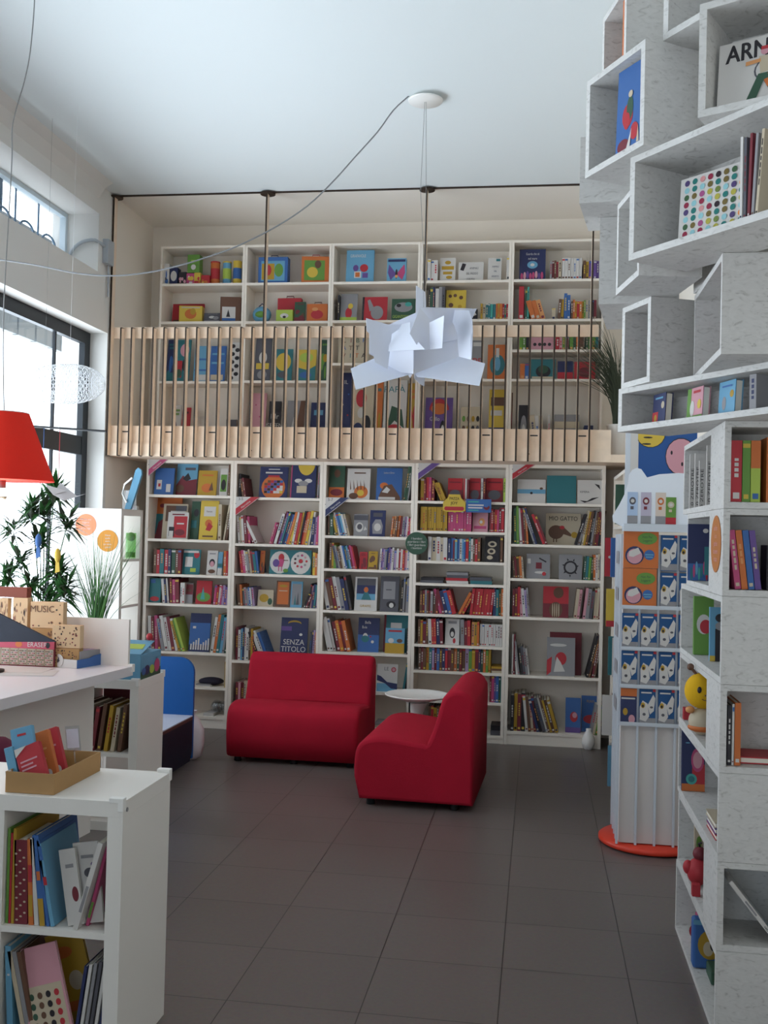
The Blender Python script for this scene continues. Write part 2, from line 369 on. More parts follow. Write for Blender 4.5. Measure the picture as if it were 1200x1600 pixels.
def auto_art(cols, seed, title=True):
    r = random.Random(seed); a = []
    for i in range(r.randint(3, 5)):
        c = r.choice(cols); k = r.random(); x, y = r.uniform(.2, .8), r.uniform(.15, .6)
        if k < .5: a.append(('e', x, y, min(r.uniform(.1, .28), x, 1 - x), min(r.uniform(.08, .2), y), c))
        elif k < .8:
            s = min(r.uniform(.12, .3), x, 1 - x, y + .1); a.append(('p', [(x + s * math.cos(q) * r.uniform(.5, 1), y + s * .8 * math.sin(q) * r.uniform(.5, 1)) for q in [PI * 2 * j / 9 for j in range(9)]], c))
        else: a.append(('r', .04, .03, .96, r.uniform(.12, .3), c))
    if title:
        z = .86
        for i in range(r.randint(1, 2)):
            x = r.uniform(.14, .28)
            while x < .74:
                l = r.uniform(.06, .16); a.append(('r', x, z, x + l, z + .045, cols[0])); x += l + .03
            z -= .08
    return a
def word(w, h):
    return ('tall ' if h > .27 else 'small ' if h < .17 else '')
def S(x0, x1, top, cols, lean=0, dy=0, name='shelf_book'):
    """spines; lean = how far the tops sit right (+) or left (-) of the feet, in photo pixels"""
    a = at(x0, CUR['y'](x0), CUR['Y']); b = at(x1, CUR['y'](x1), CUR['Y']); tp = at((x0 + x1) / 2, top, CUR['Y'])
    z = CUR['z']; H = tp.z - z; n = len(cols); W = b.x - a.x; dx = lean * CUR['Y'] / F
    ang = math.atan2(dx, H); ca = math.cos(ang); pitch = W / n
    wts = [rnd.uniform(.75, 1.3) for _ in cols]
    if n > 6 and len(set(cols)) < 3: wts = [1] * n
    sw = sum(wts); x = a.x; D = CUR['D']
    for c, wt in zip(cols, wts):
        p = W * wt / sw; w = (p - .001) * ca; h = (H / ca - (w * abs(math.sin(ang)) if lean else 0)) * (rnd.uniform(.9, 1.0) if not (n > 6 and len(set(cols)) < 3) else 1)
        side = 0 if not lean else (1 if lean > 0 else -1)
        o = spine_book(w, h, rnd.uniform(.75, .9) * D, c, side).build('thin_book' if w < .014 else 'leaning_book' if lean else 'short_book' if h < .21 else name)  # names follow width, lean and height alone; binding is not known
        xx = x + p / 2 if side == 0 else (x + p if side > 0 else x)
        o.location = (xx, CUR['Y'] + .02 + dy + rnd.uniform(0, .015), z + .0005); o.rotation_euler = (0, ang, 0)
        lk = ('leaning ' if lean else '') + ('thin ' if w < .012 else 'thick ' if w > .028 else '') + coldesc(c) + ' book'
        PENDING.append((o, lk, xx, coldesc(c))); x += p
def Fc(x0, x1, top, bg, art=None, dy=0, look=None, t=.014, tilt=9, name='picture_book', lift=0):
    Y = CUR['Y'] + .05 + dy; zf = CUR['z'] + lift
    a = at(x0, CUR['y'](x0), Y); b = at(x1, CUR['y'](x1), Y); ta = math.radians(tilt)
    tp = at((x0 + x1) / 2, top, Y + .04); H = (tp.z - zf - t * math.sin(ta)) / math.cos(ta); w = b.x - a.x
    if art is None: art = 'wyn'
    if isinstance(art, str): art = auto_art(art, int(x0 * 7 + top))
    o = cover_book(w, H, t, bg, art).build(name)
    o.location = ((a.x + b.x) / 2, Y, zf + .0005 + 0); o.rotation_euler = (-ta, 0, 0)
    cname = coldesc(bg)
    lk = (look or (cname + ' picture book')) + (' facing out' if not look else '')
    PENDING.append((o, lk, (a.x + b.x) / 2, cname))
    return o
def Hs(x0, x1, top, cols, name='book'):
    """books lying flat, listed from the bottom up"""
    z = CUR['z']; a = at(x0, CUR['y'](x0), CUR['Y']); b = at(x1, CUR['y'](x1), CUR['Y']); tp = at(x0, top, CUR['Y']); H = (tp.z - z) / len(cols); w = b.x - a.x
    for i, c in enumerate(cols):
        t = max(H - .001, .004); m = MB(); d = min(.2, CUR['D'] * .85); cm = pm(c); sh = rnd.uniform(-.008, .008)
        m.box(-w / 2, w / 2, -.003, 0, 0, t, cm).box(-w / 2, w / 2, 0, d, 0, .002, cm).box(-w / 2, w / 2, 0, d, t - .002, t, cm).box(-w / 2, -w / 2 + .003, 0, d, .002, t - .002, cm).box(-w / 2 + .003, w / 2 - .004, .003, d - .004, .002, t - .002, paper)
        o = m.build('flat_book'); o.location = ((a.x + b.x) / 2 + sh, CUR['Y'] + .03, z + .0005 + i * H)
        PENDING.append((o, coldesc(c) + ' book lying flat', (a.x + b.x) / 2 + i * .001, coldesc(c)))
def age_sign(x, y, w, h, Y, band, txt, label, age=None):
    a = at(x, y, Y); b = at(x + w, y, Y); c = at(x, y + h, Y); m = MB(); W = b.x - a.x; Hh = a.z - c.z
    m.prism([(0, 0), (W, 0), (0, -Hh)], -.004, 0, 'w')
    k = .62; m.add([(W, -.0046, 0), (W * k, -.0046, 0), (0, -.0046, -Hh * k), (0, -.0046, -Hh)], [(0, 1, 2, 3)], band)
    m.add([(W * .985, -.0047, 0), (W * .96, -.0047, 0), (0, -.0047, -Hh * .96), (0, -.0047, -Hh * .985)], [(0, 1, 2, 3)], 'w')
    if txt:
        vs, fs = text_geo(txt); ang = math.atan2(Hh, W); sc = Hh * .155; cx, cz = W * .41, -Hh * .40
        m.add([(cx + (v.x * math.cos(ang) - v.y * math.sin(ang)) * sc, -.0052, cz + (v.x * math.sin(ang) + v.y * math.cos(ang)) * sc) for v in vs], fs, 'w')
    if age:
        vs, fs = text_geo(age); m.add([(W * .2 + v.x * Hh * .2, -.0052, -Hh * .12 + v.y * Hh * .2) for v in vs], fs, 'k')
    m.art([('c', .5, .5, .5, 'k')], .007, .007, -.0046, -Hh * .38)
    o = m.build('corner_sign'); o.location = (a.x, Y, a.z); tag(o, label, 'sign', 'age band corner signs')
CUR = {}
def shelf(Y, D, yl, yr, xl, xr, z=None):
    zz = z if z is not None else at((xl + xr) / 2, (yl + yr) / 2, Y).z
    CUR.update(Y=Y, D=D, z=zz, y=lambda x: yl + (yr - yl) * (x - xl) / max(xr - xl, 1))
    return zz
LX0 = at(228, 850, YL).x; LW = (at(945, 950, YL).x - LX0) / 5
LX0 = at(226, 850, YL).x
lowrows = [  # per bay: y of each board at left and right end (photo rows), first is the top case's first shelf
    (232, 362, [(772, 775), (841, 845), (896, 900), (942, 946), (1017, 1021), (1071, 1074), (1117, 1120)]),
    (370, 501, [(776, 779), (849, 852), (895, 900), (947, 951), (1033, 1036), (1101, 1105), (1126, 1130)]),
    (511, 643, [(780, 782), (836, 840), (888, 892), (953, 958), (1018, 1023), (1079, 1083), (1135, 1139)]),
    (654, 791, [(782, 785), (829, 832), (876, 879), (910, 915), (959, 963), (1007, 1011), (1047, 1053), (1094, 1098), (1146, 1149)]),
    (802, 942, [(785, 788), (850, 853), (904, 907), (964, 968), (1055, 1060), (1144, 1149)])]
ZT = at(600, 723, YL).z
LZ = []
edges = [LX0 + LW * i for i in range(6)]
for i, (xl, xr, rows) in enumerate(lowrows):
    zs = [at((xl + xr) / 2, (a + b) / 2, YL).z for a, b in rows]; LZ.append(zs)
    bookcase('bookcase', edges[i], edges[i + 1], YL, .32, 0, ZT, zs, whiteB, f'white bookcase full of books under the gallery, {ORD[i]} of the five', 'lower bookcases', plinth=zs[-1])
urows = [(252, 380, [(443, 442), (502, 502), (596, 595)]), (387, 518, [(441, 441), (502, 501), (595, 594)]), (526, 660, [(440, 439), (500, 500), (567, 567)]),
         (667, 803, [(438, 437), (499, 498), (592, 592)]), (811, 945, [(436, 435), (498, 498), (546, 546), (592, 592)])]
UX0 = at(250, 440, YU).x; UWd = (at(945, 440, YU).x - UX0) / 5; ZF = 2.36
ZUT = at(600, 379, YU).z; UZ = []
for i, (xl, xr, rows) in enumerate(urows):
    zs = [at((xl + xr) / 2, (a + b) / 2, YU).z for a, b in rows] + [ZF + .03]; UZ.append(zs)
    bookcase('gallery_bookcase', UX0 + UWd * i, UX0 + UWd * (i + 1), YU, .28, ZF, ZUT, zs, whiteB, f'white bookcase standing on the gallery, {ORD[i]} of the five', 'gallery bookcases', t=.02)
def LR(bay, row): xl, xr, rows = lowrows[bay]; shelf(YL, .3, *rows[row], xl, xr, LZ[bay][row])
def UR(bay, row):
    xl, xr, rows = urows[bay]
    if row < len(rows): shelf(YU, .25, *rows[row], xl, xr, UZ[bay][row])
    else: shelf(YU, .25, 706, 706, xl, xr, UZ[bay][row])
def endL(bay, row): finish_shelf(f'{ROWN[row]} shelf, {ORD[bay]} lower bookcase', 'book', f'books on the {ROWN[row]} shelf of the {ORD[bay]} lower bookcase')
def endU(bay, row): finish_shelf(f'{ROWN[row]} shelf, {ORD[bay]} gallery bookcase', 'book', f'books on the {ROWN[row]} shelf of the {ORD[bay]} gallery bookcase')
T = lambda x, y, s, t, c, q=1.0: ('t', x, y, s, t, q, c)
# ---- bay 1
LR(0, 0); Fc(240, 270, 731, 'b', [('r', .12, .2, .38, .55, 'w'), ('r', .2, .3, .32, .42, 'r'), ('r', .62, .1, .85, .4, 'w')], look='blue book showing two small white figures')
Fc(274, 306, 722, 'c', [('p', [(0, 0), (1, 0), (1, .5), (.6, .45), (.3, .6), (0, .3)], 'R'), ('p', [(.3, .5), (.55, .68), (.7, .5), (.5, .42)], 'k'), ('e', .2, .2, .2, .12, 'n'), ('r', .4, .76, .9, .84, 'q')], dy=.06, look='tall pale book showing red and brown animals')
Fc(308, 337, 735, 'Y', [('e', .5, .3, .3, .18, 'o'), ('r', .2, .78, .8, .84, 'o'), ('p', [(.6, .2), (.75, .55), (.85, .2)], 'n')], look='mustard book facing out')
Fc(342, 354, 732, 'w', [('r', .1, .15, .9, .78, 'g'), ('e', .5, .4, .3, .2, 'k')], look='narrow white book with dark photo cover'); S(355, 362, 723, 'nen'); endL(0, 0)
LR(0, 1); Fc(237, 280, 777, 'o', [('r', 0, .1, .6, .6, 't'), ('p', [(.1, 0), (.5, 0), (.4, .5), (.2, .4)], 'R'), ('e', .3, .8, .1, .05, 'R')], dy=.11, look='tall terracotta book with teal shapes')
Fc(252, 290, 787, 'e', [('r', .1, .5, .5, .95, 'n'), ('r', .3, .6, .9, .8, 'w'), ('r', .5, .8, .95, .95, 'q')], dy=.06, look='cream book with brown pictures, half hidden')
Fc(260, 292, 800, 'w', [('r', .3, .05, .95, .85, 'r'), ('r', .08, .1, .35, .45, 'k'), ('r', .1, .1, .3, .3, 'w'), ('r', .45, .55, .8, .6, 'w'), ('e', .62, .25, .25, .12, 'R'), ('r', .2, .89, .8, .94, 'R')], look='white and red book in front of others')
Fc(296, 309, 783, 'G', [('e', .6, .7, .3, .1, 'k'), ('r', .1, .3, .7, .5, 't')], dy=.05, look='dark green leafy book facing out')
Fc(310, 338, 782, 'y', [('r', .2, .6, .85, .85, 'w'), ('e', .5, .42, .2, .1, 'o'), ('p', [(.5, .45), (.75, .35), (.6, .22), (.35, .25)], 'r'), ('r', .2, .07, .8, .11, 'n'), T(.5, .72, .06, 'Favole', 'n', 1.0)], look='yellow book with a red acrobat figure')
S(339, 344, 786, 'e'); S(347, 353, 783, 'en', lean=9); endL(0, 1)
LR(0, 2); S(238, 281, 857, 'nrtrBGnR'); Fc(282, 311, 858, 't', [('r', .2, .3, .6, .7, 'w'), ('e', .8, .8, .15, .15, 'r'), ('r', .5, .1, .8, .25, 'L'), ('r', .1, .86, .9, .95, 'w')], look='teal book with a white square')
Fc(322, 338, 860, 'w', [('e', .5, .5, .28, .16, 'k'), ('e', .5, .45, .2, .12, 'P'), ('e', .5, .15, .35, .08, 'n'), ('r', .2, .85, .8, .9, 's')], look='white book with a child portrait')
Fc(339, 346, 862, 'c', [('r', 0, 0, 1, .3, 'w'), ('r', 0, .35, 1, .5, 't')], look='grey blue landscape book'); S(347, 359, 861, 'orR')
endL(0, 2)
LR(0, 3); Fc(232, 250, 903, 't', [('e', .5, .15, .4, .1, 'r'), ('r', .1, .8, .5, .95, 'b')], look='teal book with red at its foot', tilt=5); S(252, 262, 903, 'wBw', lean=-4); S(264, 278, 903, 'RmR', lean=-2); S(279, 286, 910, 'ww')
Fc(288, 300, 911, 's', [('r', 0, .45, 1, .95, 'R'), ('r', .2, .6, .8, .7, 'n')], look='small grey book with dark red top'); Fc(305, 329, 907, 'r', [('e', .5, .3, .45, .2, 'g'), ('p', [(.3, .2), (.45, .75), (.6, .2)], 'T')], look='red book with a green figure')
S(331, 358, 914, 'mrwmlplB', lean=3); endL(0, 3)
LR(0, 4); S(230, 250, 962, 'wRmR', lean=-3); S(251, 276, 962, 'swwRw', lean=-12); S(277, 288, 966, 'YgL', lean=-18)
Fc(294, 326, 958, 'B', [('r', 0, .18, 1, .75, 'b')] + [('r', .08 + .12 * i, .05, .15 + .12 * i, .2 + .05 * ((i * 5) % 4), 'w') for i in range(8)] + [('r', .15, .6, .3, .66, 'w')], look='navy book with white city skyline')
S(327, 352, 960, 'wotcsG', lean=8); endL(0, 4)
LR(0, 5)
bag = MB(); bag.ball((0, 0, .035), .11, .07, .035, mat('dark_purple_fabric', '#2c2838', .8)); o = bag.build('pencil_case'); q = at(330, 1073, YL + .12); o.location = (q.x, q.y, LZ[0][5] + .001); o.rotation_euler = (0, 0, .2)
tag(o, 'dark purple pencil case lying on the sixth shelf of the leftmost lower bookcase', 'pencil case')
Hs(305, 327, 1069, 'ws'); S(349, 356, 1033, 'Y'); endL(0, 5)
LR(0, 6); Hs(316, 332, 1115, 'ww'); endL(0, 6)
m = MB(); rr = random.Random(3)
for k in range(7): m.ball((rr.uniform(-.06, .06), rr.uniform(-.04, .04), .05 + rr.uniform(-.01, .02)), .045, .045, .05, clearp, 10, 6)
o = m.build('plastic_wrap'); q = at(345, 1119, YL + .12); o.location = (q.x, q.y, LZ[0][6] + .012); tag(o, 'crumpled clear plastic wrap on the bottom shelf of the leftmost bookcase', 'plastic wrap')
# ---- bay 2
LR(1, 0); S(371, 374, 738, 'k'); S(377, 383, 745, 'nR', lean=-5)
el = [('c', .5, .33, .42, 'o')]; cols = 'kyrwobYpwnrO'
for i in range(6):
    for j in range(5):
        x, y = .18 + i * .11, .14 + j * .085
        if (x + .055 - .5) ** 2 + ((y + .04 - .33) * 1.05) ** 2 < .15: el.append(('r', x, y, x + .105, y + .08, cols[(i * 5 + j * 7) % 12]))
Fc(404, 448, 729, 'B', el + [('r', .2, .78, .8, .83, 'w'), ('r', .3, .66, .7, .72, 'r'), ('r', .3, .9, .7, .93, 'w')], look='navy book with a patchwork disc')
Fc(453, 492, 724, 'B', [('p', [(.25, 1)] + [(.6 + .34 * math.cos(a), 1 - .34 * math.sin(a)) for a in [PI - PI * k / 12 for k in range(13)]], 'y'), ('e', .3, .5, .15, .06, 'w'), ('e', .7, .5, .15, .06, 'w'), ('e', .5, .42, .2, .08, 's'), ('r', .25, .15, .65, .35, 'e'), ('r', 0, 0, .04, 1, 'm')], look='navy book with a yellow sun and winged mice')
S(494, 500, 724, 'sqs', lean=2); endL(1, 0)
LR(1, 1); S(371, 390, 803, 'wewRm', lean=-4); S(393, 402, 812, 'Rw', lean=-20)
S(419, 424, 815, 'mm', lean=10); S(426, 453, 798, 'wRptBboy', lean=15); S(454, 482, 797, 'wrYkroyw', lean=10); S(484, 500, 803, 'Blmr', lean=3); endL(1, 1)
LR(1, 2); S(375, 404, 858, 'rmwseRtb', lean=-6); Fc(405, 412, 860, 'o', 'rn', look='narrow orange book facing out')
wh = [('e', .25, .48, .24, .46, 'w'), ('e', .75, .48, .24, .46, 'w'), ('e', .28, .68, .07, .16, 'r'), ('p', [(.2, .3), (.24, .62), (.36, .6), (.32, .3)], 'm'), ('e', .16, .45, .08, .16, 'p'), ('r', .22, .12, .24, .32, 'm'), ('r', .29, .12, .31, .32, 'm'), ('r', .33, .55, .45, .58, 'n'), ('e', .4, .15, .06, .08, 'g')]
for i in range(9): wh.append(('c', .75 + .14 * math.cos(i * .7), .55 + .24 * math.sin(i * .7), .028, 'rPmskRrms'[i]))
Fc(420, 485, 859, 't', wh + [('c', .75, .55, .05, 'r')], look='wide teal book with two white discs'); Hs(424, 470, 893, 'e') if False else None
S(487, 500, 863, 'yoer'); endL(1, 2)
LR(1, 3); S(370, 378, 912, 'no', lean=-3); S(379, 397, 917, 'qssbwl', lean=-4)
Fc(402, 426, 921, 'e', [('e', .4, .5, .3, .25, 'Y'), ('e', .8, .3, .15, .2, 'G')], look='small cream book with a gold crest'); Fc(430, 452, 907, 'n', [('r', .1, .1, .9, .95, 'o'), ('e', .5, .8, .3, .05, 'Y'), ('r', .2, .6, .8, .63, 'e')], look='bronze book facing out')
Fc(453, 471, 908, 'c', [('r', .1, .1, .9, .9, 's'), ('p', [(.3, .1), (.4, .5), (.5, .1)], 't'), ('p', [(.5, .1), (.65, .6), (.75, .1)], 'q')], look='grey blue misty book facing out')
S(472, 479, 926, 'kR', lean=10); S(480, 500, 912, 'kPBtlRm', lean=4); endL(1, 3)
LR(1, 4); S(366, 393, 980, 'RwcBwwnY'); S(394, 400, 985, 'rR', lean=-4); S(402, 420, 985, 'kwwb', lean=-20)
Fc(436, 478, 965, 'B', [('e', .5, .87, .25, .07, 'Y'), ('e', .5, .84, .26, .06, 'B'), ('r', .02, .7, .4, .8, 'p'), ('e', .75, .62, .06, .03, 'w'), T(.5, .44, .17, 'SENZA', 'w', .95), T(.5, .28, .17, 'TITOLO', 'w', .95), ('r', .2, .03, .24, .1, 's'), ('r', .6, .03, .63, .14, 's')], look='navy starry book titled SENZA TITOLO')
S(480, 500, 984, 'qBlooGkw', lean=3); endL(1, 4)
LR(1, 5); S(366, 386, 1064, 'RPRee'); endL(1, 5)
# ---- bay 3
LR(2, 0); Fc(513, 537, 726, 'G', [('r', 0, 0, 1, .35, 'o'), ('e', .5, .75, .2, .12, 'n'), ('e', .5, .2, .4, .1, 'R')], look='dark green and orange book facing out')
fl = [('e', .62, .25, .3, .2, 'o'), ('e', .6, .22, .15, .1, 'y'), ('e', .3, .12, .2, .1, 'n'), ('r', .3, .84, .8, .88, 'n')] + [('p', [(.15 + .15 * i, .3), (.12 + .15 * i, .65), (.19 + .15 * i, .35)], 'n') for i in range(5)]
Fc(541, 577, 732, 'w', fl, look='white book with orange flowers and brown stems')
Fc(587, 627, 731, 'b', [('e', .3, .45, .16, .1, 'o'), ('p', [(.12, .15), (.3, .45), (.6, .5), (.95, .1), (.95, 0), (.1, 0)], 'n'), ('p', [(.22, .25), (.4, .42), (.55, .33), (.45, .22)], 'w'), ('r', .1, .02, .75, .1, 'w'), T(.48, .85, .08, "Luna e l'Orso" if False else 'Luna e Orso', 'w', .8)], look='blue book with two brown bears embracing')
S(629, 637, 725, 'GGs', lean=8); endL(2, 0)
LR(2, 1); S(511, 520, 800, 'nG', lean=-1); S(521, 546, 800, 'GYwbcwe', lean=-10)
Fc(552, 574, 803, 's', [('r', 0, .72, 1, .95, 'q'), ('e', .4, .4, .28, .22, 'w'), ('e', .42, .42, .18, .13, 'q'), ('p', [(.7, .25), (.95, .3), (.8, .45)], 'w')], look='grey book with a white moon face')
Fc(577, 601, 797, 'B', [('p', [(.2, .1), (.15, .45), (.35, .65), (.7, .65), (.85, .4), (.8, .1)], 's'), ('e', .5, .35, .22, .15, 'w'), ('r', .2, .75, .8, .9, 'q')], look='navy book with a pale bear')
S(609, 622, 805, 'oOno', lean=3); S(623, 640, 807, 'Rslwrm', lean=2); S(641, 644, 799, 'G'); endL(2, 1)
LR(2, 2); S(513, 524, 848, 'nYg'); S(525, 557, 851, 'qsnewbtcRmr', lean=-9); Fc(561, 573, 862, 'r', 'R', look='plain red book facing out'); Fc(575, 589, 861, 'Y', 'n', look='mustard brown book facing out')
S(591, 613, 855, 'wplsBplw', lean=2); S(614, 641, 857, 'lwrwrPwe', lean=1); endL(2, 2)
LR(2, 3); S(509, 549, 899, 'wnRwsBq', lean=-12)
Fc(553, 588, 901, 'w', [('r', .08, .32, .92, .95, 'B'), ('r', .08, .32, .92, .5, 'c'), ('p', [(.3, .32), (.45, .6), (.55, .6), (.75, .32)], 't'), ('e', .5, .62, .1, .08, 'o'), ('r', .08, .75, .92, .95, 'q'), T(.5, .14, .1, 'GIRAFFE', 'Y', .9)], look='white book with a dark giraffe picture')
Fc(593, 622, 900, 'q', [('r', .15, .35, .8, .85, 's'), ('e', .6, .2, .25, .1, 'k'), ('e', .62, .18, .12, .07, 'w'), ('r', .3, .6, .6, .63, 'q')], look='dark grey book with a pale panel')
S(624, 642, 902, 'ksqsws', lean=2); endL(2, 3)
LR(2, 4); S(511, 524, 963, 'www', lean=-13); S(526, 548, 968, 'RoRo', lean=-12)
Fc(558, 591, 965, 'b', [('r', 0, .5, 1, 1, 'B'), ('e', .35, .45, .12, .1, 'w'), ('e', .35, .38, .18, .1, 't'), ('c', .7, .3, .07, 'w'), ('c', .6, .45, .04, 'r'), T(.45, .86, .12, 'Bella', 'w', .8), T(.3, .72, .11, 'Buia', 'w', .8)], look='dark blue night book with white dots', dy=.02)
Fc(598, 641, 960, 't', [('r', 0, 0, .08, 1, 'R'), ('r', .25, .6, .65, .78, 'w')], dy=.07, look='large teal book behind a smaller one')
Fc(601, 631, 981, 'c', [('r', 0, 0, 1, .4, 'Y'), ('e', .3, .5, .15, .1, 'w'), ('e', .75, .5, .15, .08, 'n'), ('r', .15, .85, .85, .92, 'r')], look='light blue book with two animals'); S(634, 639, 978, 'k'); endL(2, 4)
LR(2, 5); Fc(588, 620, 1037, 'w', [('r', 0, 0, 1, .3, 'c'), ('c', .8, .8, .12, 'r'), ('c', .8, .8, .08, 'P'), T(.45, .82, .18, 'LE', 'q'), ('p', [(0, .6), (.2, .55), (.5, .35), (1, .3), (1, .1), (.7, .12), (.4, .3), (0, .4)], 'B')], look='white book with navy waves and a red ring')
S(627, 633, 1033, 'tk', lean=7); endL(2, 5)
LR(2, 6); Hs(585, 605, 1130, 'es'); endL(2, 6)
# ---- bay 4
LR(3, 0); S(656, 678, 745, 'YRrmR'); S(688, 698, 751, 'YYY', lean=-14)
for x0, x1, w in ((699, 722, 'first'), (733, 750, 'second'), (759, 785, 'third')):
    Fc(x0, x1, 747, 'r', [('r', 0, 0, 1, .5, 'R'), ('e', .5, .3, .38, .2, 'q'), ('r', .1, .8, .9, .85, 'R')], look=f'red and grey boxed book, {w} of three')
S(723, 732, 746, 'rwR'); S(751, 758, 746, 'wR'); S(786, 792, 745, 'Lg'); endL(3, 0)
LR(3, 1); S(656, 698, 792, 'YYYYYYYYYYYY'); S(699, 736, 797, 'mmmmmmmmm'); Fc(738, 762, 800, 'P', [('e', .6, .5, .2, .2, 'O'), ('r', .1, .15, .9, .3, 'm'), ('e', .55, .5, .1, .08, 'w')], look='pale pink book with a smiling face'); S(764, 791, 793, 'RrRrmRrR'); endL(3, 1)
LR(3, 2); S(668, 698, 836, 'wewew'); S(699, 750, 839, 'BbRcbwcbrtwnrn'); Fc(757, 780, 838, 'k', [('e', .5, .7, .3, .12, 'e'), ('e', .5, .7, .16, .06, 'k'), ('e', .45, .42, .28, .12, 'e'), ('e', .45, .42, .14, .06, 'k'), ('e', .35, .18, .2, .08, 'e')], look='black book with cream scroll ornament'); S(781, 785, 839, 'n'); endL(3, 2)
LR(3, 3); Hs(656, 692, 902, 'qk'); Hs(697, 731, 894, 'wrqs'); Hs(734, 768, 902, 'tq'); S(786, 792, 884, 'G'); endL(3, 3)
LR(3, 4); S(655, 684, 921, 'nRsnRsnR'); S(686, 713, 920, 'mRBbr', lean=-11); S(714, 724, 925, 'or', lean=18); S(733, 768, 920, 'rrrrrrrr', lean=4); S(770, 791, 918, 'BtGoe'); endL(3, 4)
LR(3, 5); S(652, 668, 967, 'nYRn'); S(669, 692, 965, 'wrrBR', lean=-2); Fc(695, 717, 966, 'w', [('e', .5, .45, .2, .2, 'k'), ('e', .5, .4, .12, .1, 'w'), ('e', .65, .15, .1, .1, 'r'), ('r', .2, .8, .8, .9, 's')], look='white book with a black haired figure'); S(719, 735, 968, 'sRr', lean=-1); S(736, 748, 970, 'OYo'); S(749, 784, 976, 'wwwwwwwwww'); S(785, 791, 970, 'B'); endL(3, 5)
LR(3, 6); S(653, 766, 1012, 'nRnYtlRbnBrRnoGRnlgYRBGogY'); Hs(767, 789, 1042, 'enY'); endL(3, 6)
LR(3, 7); S(764, 790, 1056, 'RmpbGtG'); endL(3, 7)
LR(3, 8); S(668, 700, 1103, 'nrYnoGR'); Hs(766, 788, 1134, 'qk'); endL(3, 8)
# ---- bay 5
LR(4, 0); Fc(808, 852, 749, 'w', [('r', 0, .4, 1, .58, 'c'), ('e', .5, .42, .05, .05, 'k'), ('e', .85, .62, .06, .05, 'n')], look='wide white book with a blue stream'); Fc(854, 900, 743, 't', [('r', .05, .05, .95, .95, 't')], look='plain teal book facing out'); Fc(902, 940, 750, 'w', [T(.3, .5, .12, 'KIMERA', 'k', .9), ('p', [(.1, .15), (.4, .12), (.6, .25), (.9, .3), (.6, .15), (.3, .05)], 'k'), ('p', [(.7, .85), (.85, .7), (.95, .6), (.9, .8)], 'k')], look='white book titled KIMERA with black figures'); endL(4, 0)
LR(4, 1); S(803, 811, 790, 'Gg', lean=-2); S(812, 826, 792, 'wRno', lean=-5); S(834, 840, 791, 'sB', lean=-20); S(848, 856, 801, 'rR', lean=-20)
Fc(852, 907, 802, 'e', [('e', .3, .4, .22, .22, 'n'), ('r', .22, .08, .25, .3, 'n'), ('r', .3, .08, .33, .3, 'n'), ('p', [(.38, .6), (.5, .58), (.76, .32), (.72, .27), (.45, .36)], 'n'), ('e', .47, .55, .07, .06, 'r'), ('e', .82, .32, .09, .1, 'Y'), T(.5, .83, .19, 'MIO GATTO', 'k', .85)], look='cream book titled MIO GATTO with a brown bird', dy=.1)
S(897, 906, 802, 'ks', lean=16); S(908, 921, 796, 'eYnk', lean=10); S(922, 940, 796, 'snRRkn', lean=7); endL(4, 1)
LR(4, 2); S(802, 819, 868, 'nRnoe', lean=-3); Fc(822, 859, 865, 's', [('r', .05, .6, .18, .8, 'w'), ('r', .4, .4, .65, .65, 'R'), ('p', [(.55, .85), (.85, .7), (.83, .65), (.53, .8)], 'k'), ('e', .6, .25, .25, .05, 'w'), ('e', .75, .2, .08, .08, 'r')], look='grey book with tools and a red square')
ring = [('c', .5, .48, .3, 'k'), ('c', .5, .48, .22, 's')] + [('p', [(.5 + .27 * math.cos(a), .48 + .3 * math.sin(a)), (.5 + .38 * math.cos(a + .2), .48 + .4 * math.sin(a + .2)), (.5 + .27 * math.cos(a + .3), .48 + .3 * math.sin(a + .3))], 'k') for a in [k * .9 for k in range(7)]]
Fc(873, 909, 866, 's', ring, look='grey book with a black wreath'); S(911, 926, 868, 'GtgG', lean=2); S(927, 940, 865, 'oweB'); endL(4, 2)
LR(4, 3); S(800, 812, 917, 'RRr'); S(813, 828, 918, 'Pwls', lean=-4)
Fc(848, 888, 916, 'r', [('r', 0, 0, 1, .45, 'R'), ('e', .6, .8, .2, .18, 'n'), ('e', .5, .25, .26, .25, 'n')] + [('e', .38 + .08 * i, .24, .02, .22, 'e') for i in range(4)], look='dark red book with a striped squash')
S(896, 905, 919, 'eP', lean=5); S(910, 925, 919, 'Psq', lean=5); S(927, 939, 918, 'eeR', lean=2); endL(4, 3)
LR(4, 4); S(799, 804, 988, 'wR'); S(806, 812, 998, 'ws', lean=-7); S(814, 828, 1010, 'kqsw', lean=-6)
Fc(858, 908, 988, 'R', [('r', .04, .04, .96, .96, 'R')], dy=.09, look='tall plain maroon book behind another'); Fc(854, 898, 996, 's', [('e', .5, .45, .2, .17, 'r'), ('p', [(0, 0), (0, .4), (.18, .5), (.15, .1)], 'r'), ('p', [(.25, .1), (.35, .5), (.5, .35), (.65, .12)], 'w'), ('e', .4, .8, .3, .04, 'w')], look='grey book with a red figure')
S(915, 922, 986, 'kn', lean=17); S(924, 930, 996, 'Rn', lean=10); endL(4, 4)
LR(4, 5); S(797, 820, 1082, 'kYRk'); S(821, 838, 1086, 'wneR', lean=-6); S(839, 873, 1090, 'BkqwnYnY', lean=-16)
Fc(883, 907, 1090, 'b', [('e', .55, .45, .25, .15, 'r'), ('e', .6, .5, .15, .08, 'P'), ('r', 0, 0, 1, .15, 'p')], dy=.03, look='blue book with a red figure, left one'); Fc(908, 936, 1087, 'b', [('e', .5, .35, .4, .12, 'r'), T(.5, .84, .1, 'PUNY', 'Y', .8)], dy=.1, look='blue book titled PUNY') ; S(921, 939, 1098, 'segn', lean=9); endL(4, 5)
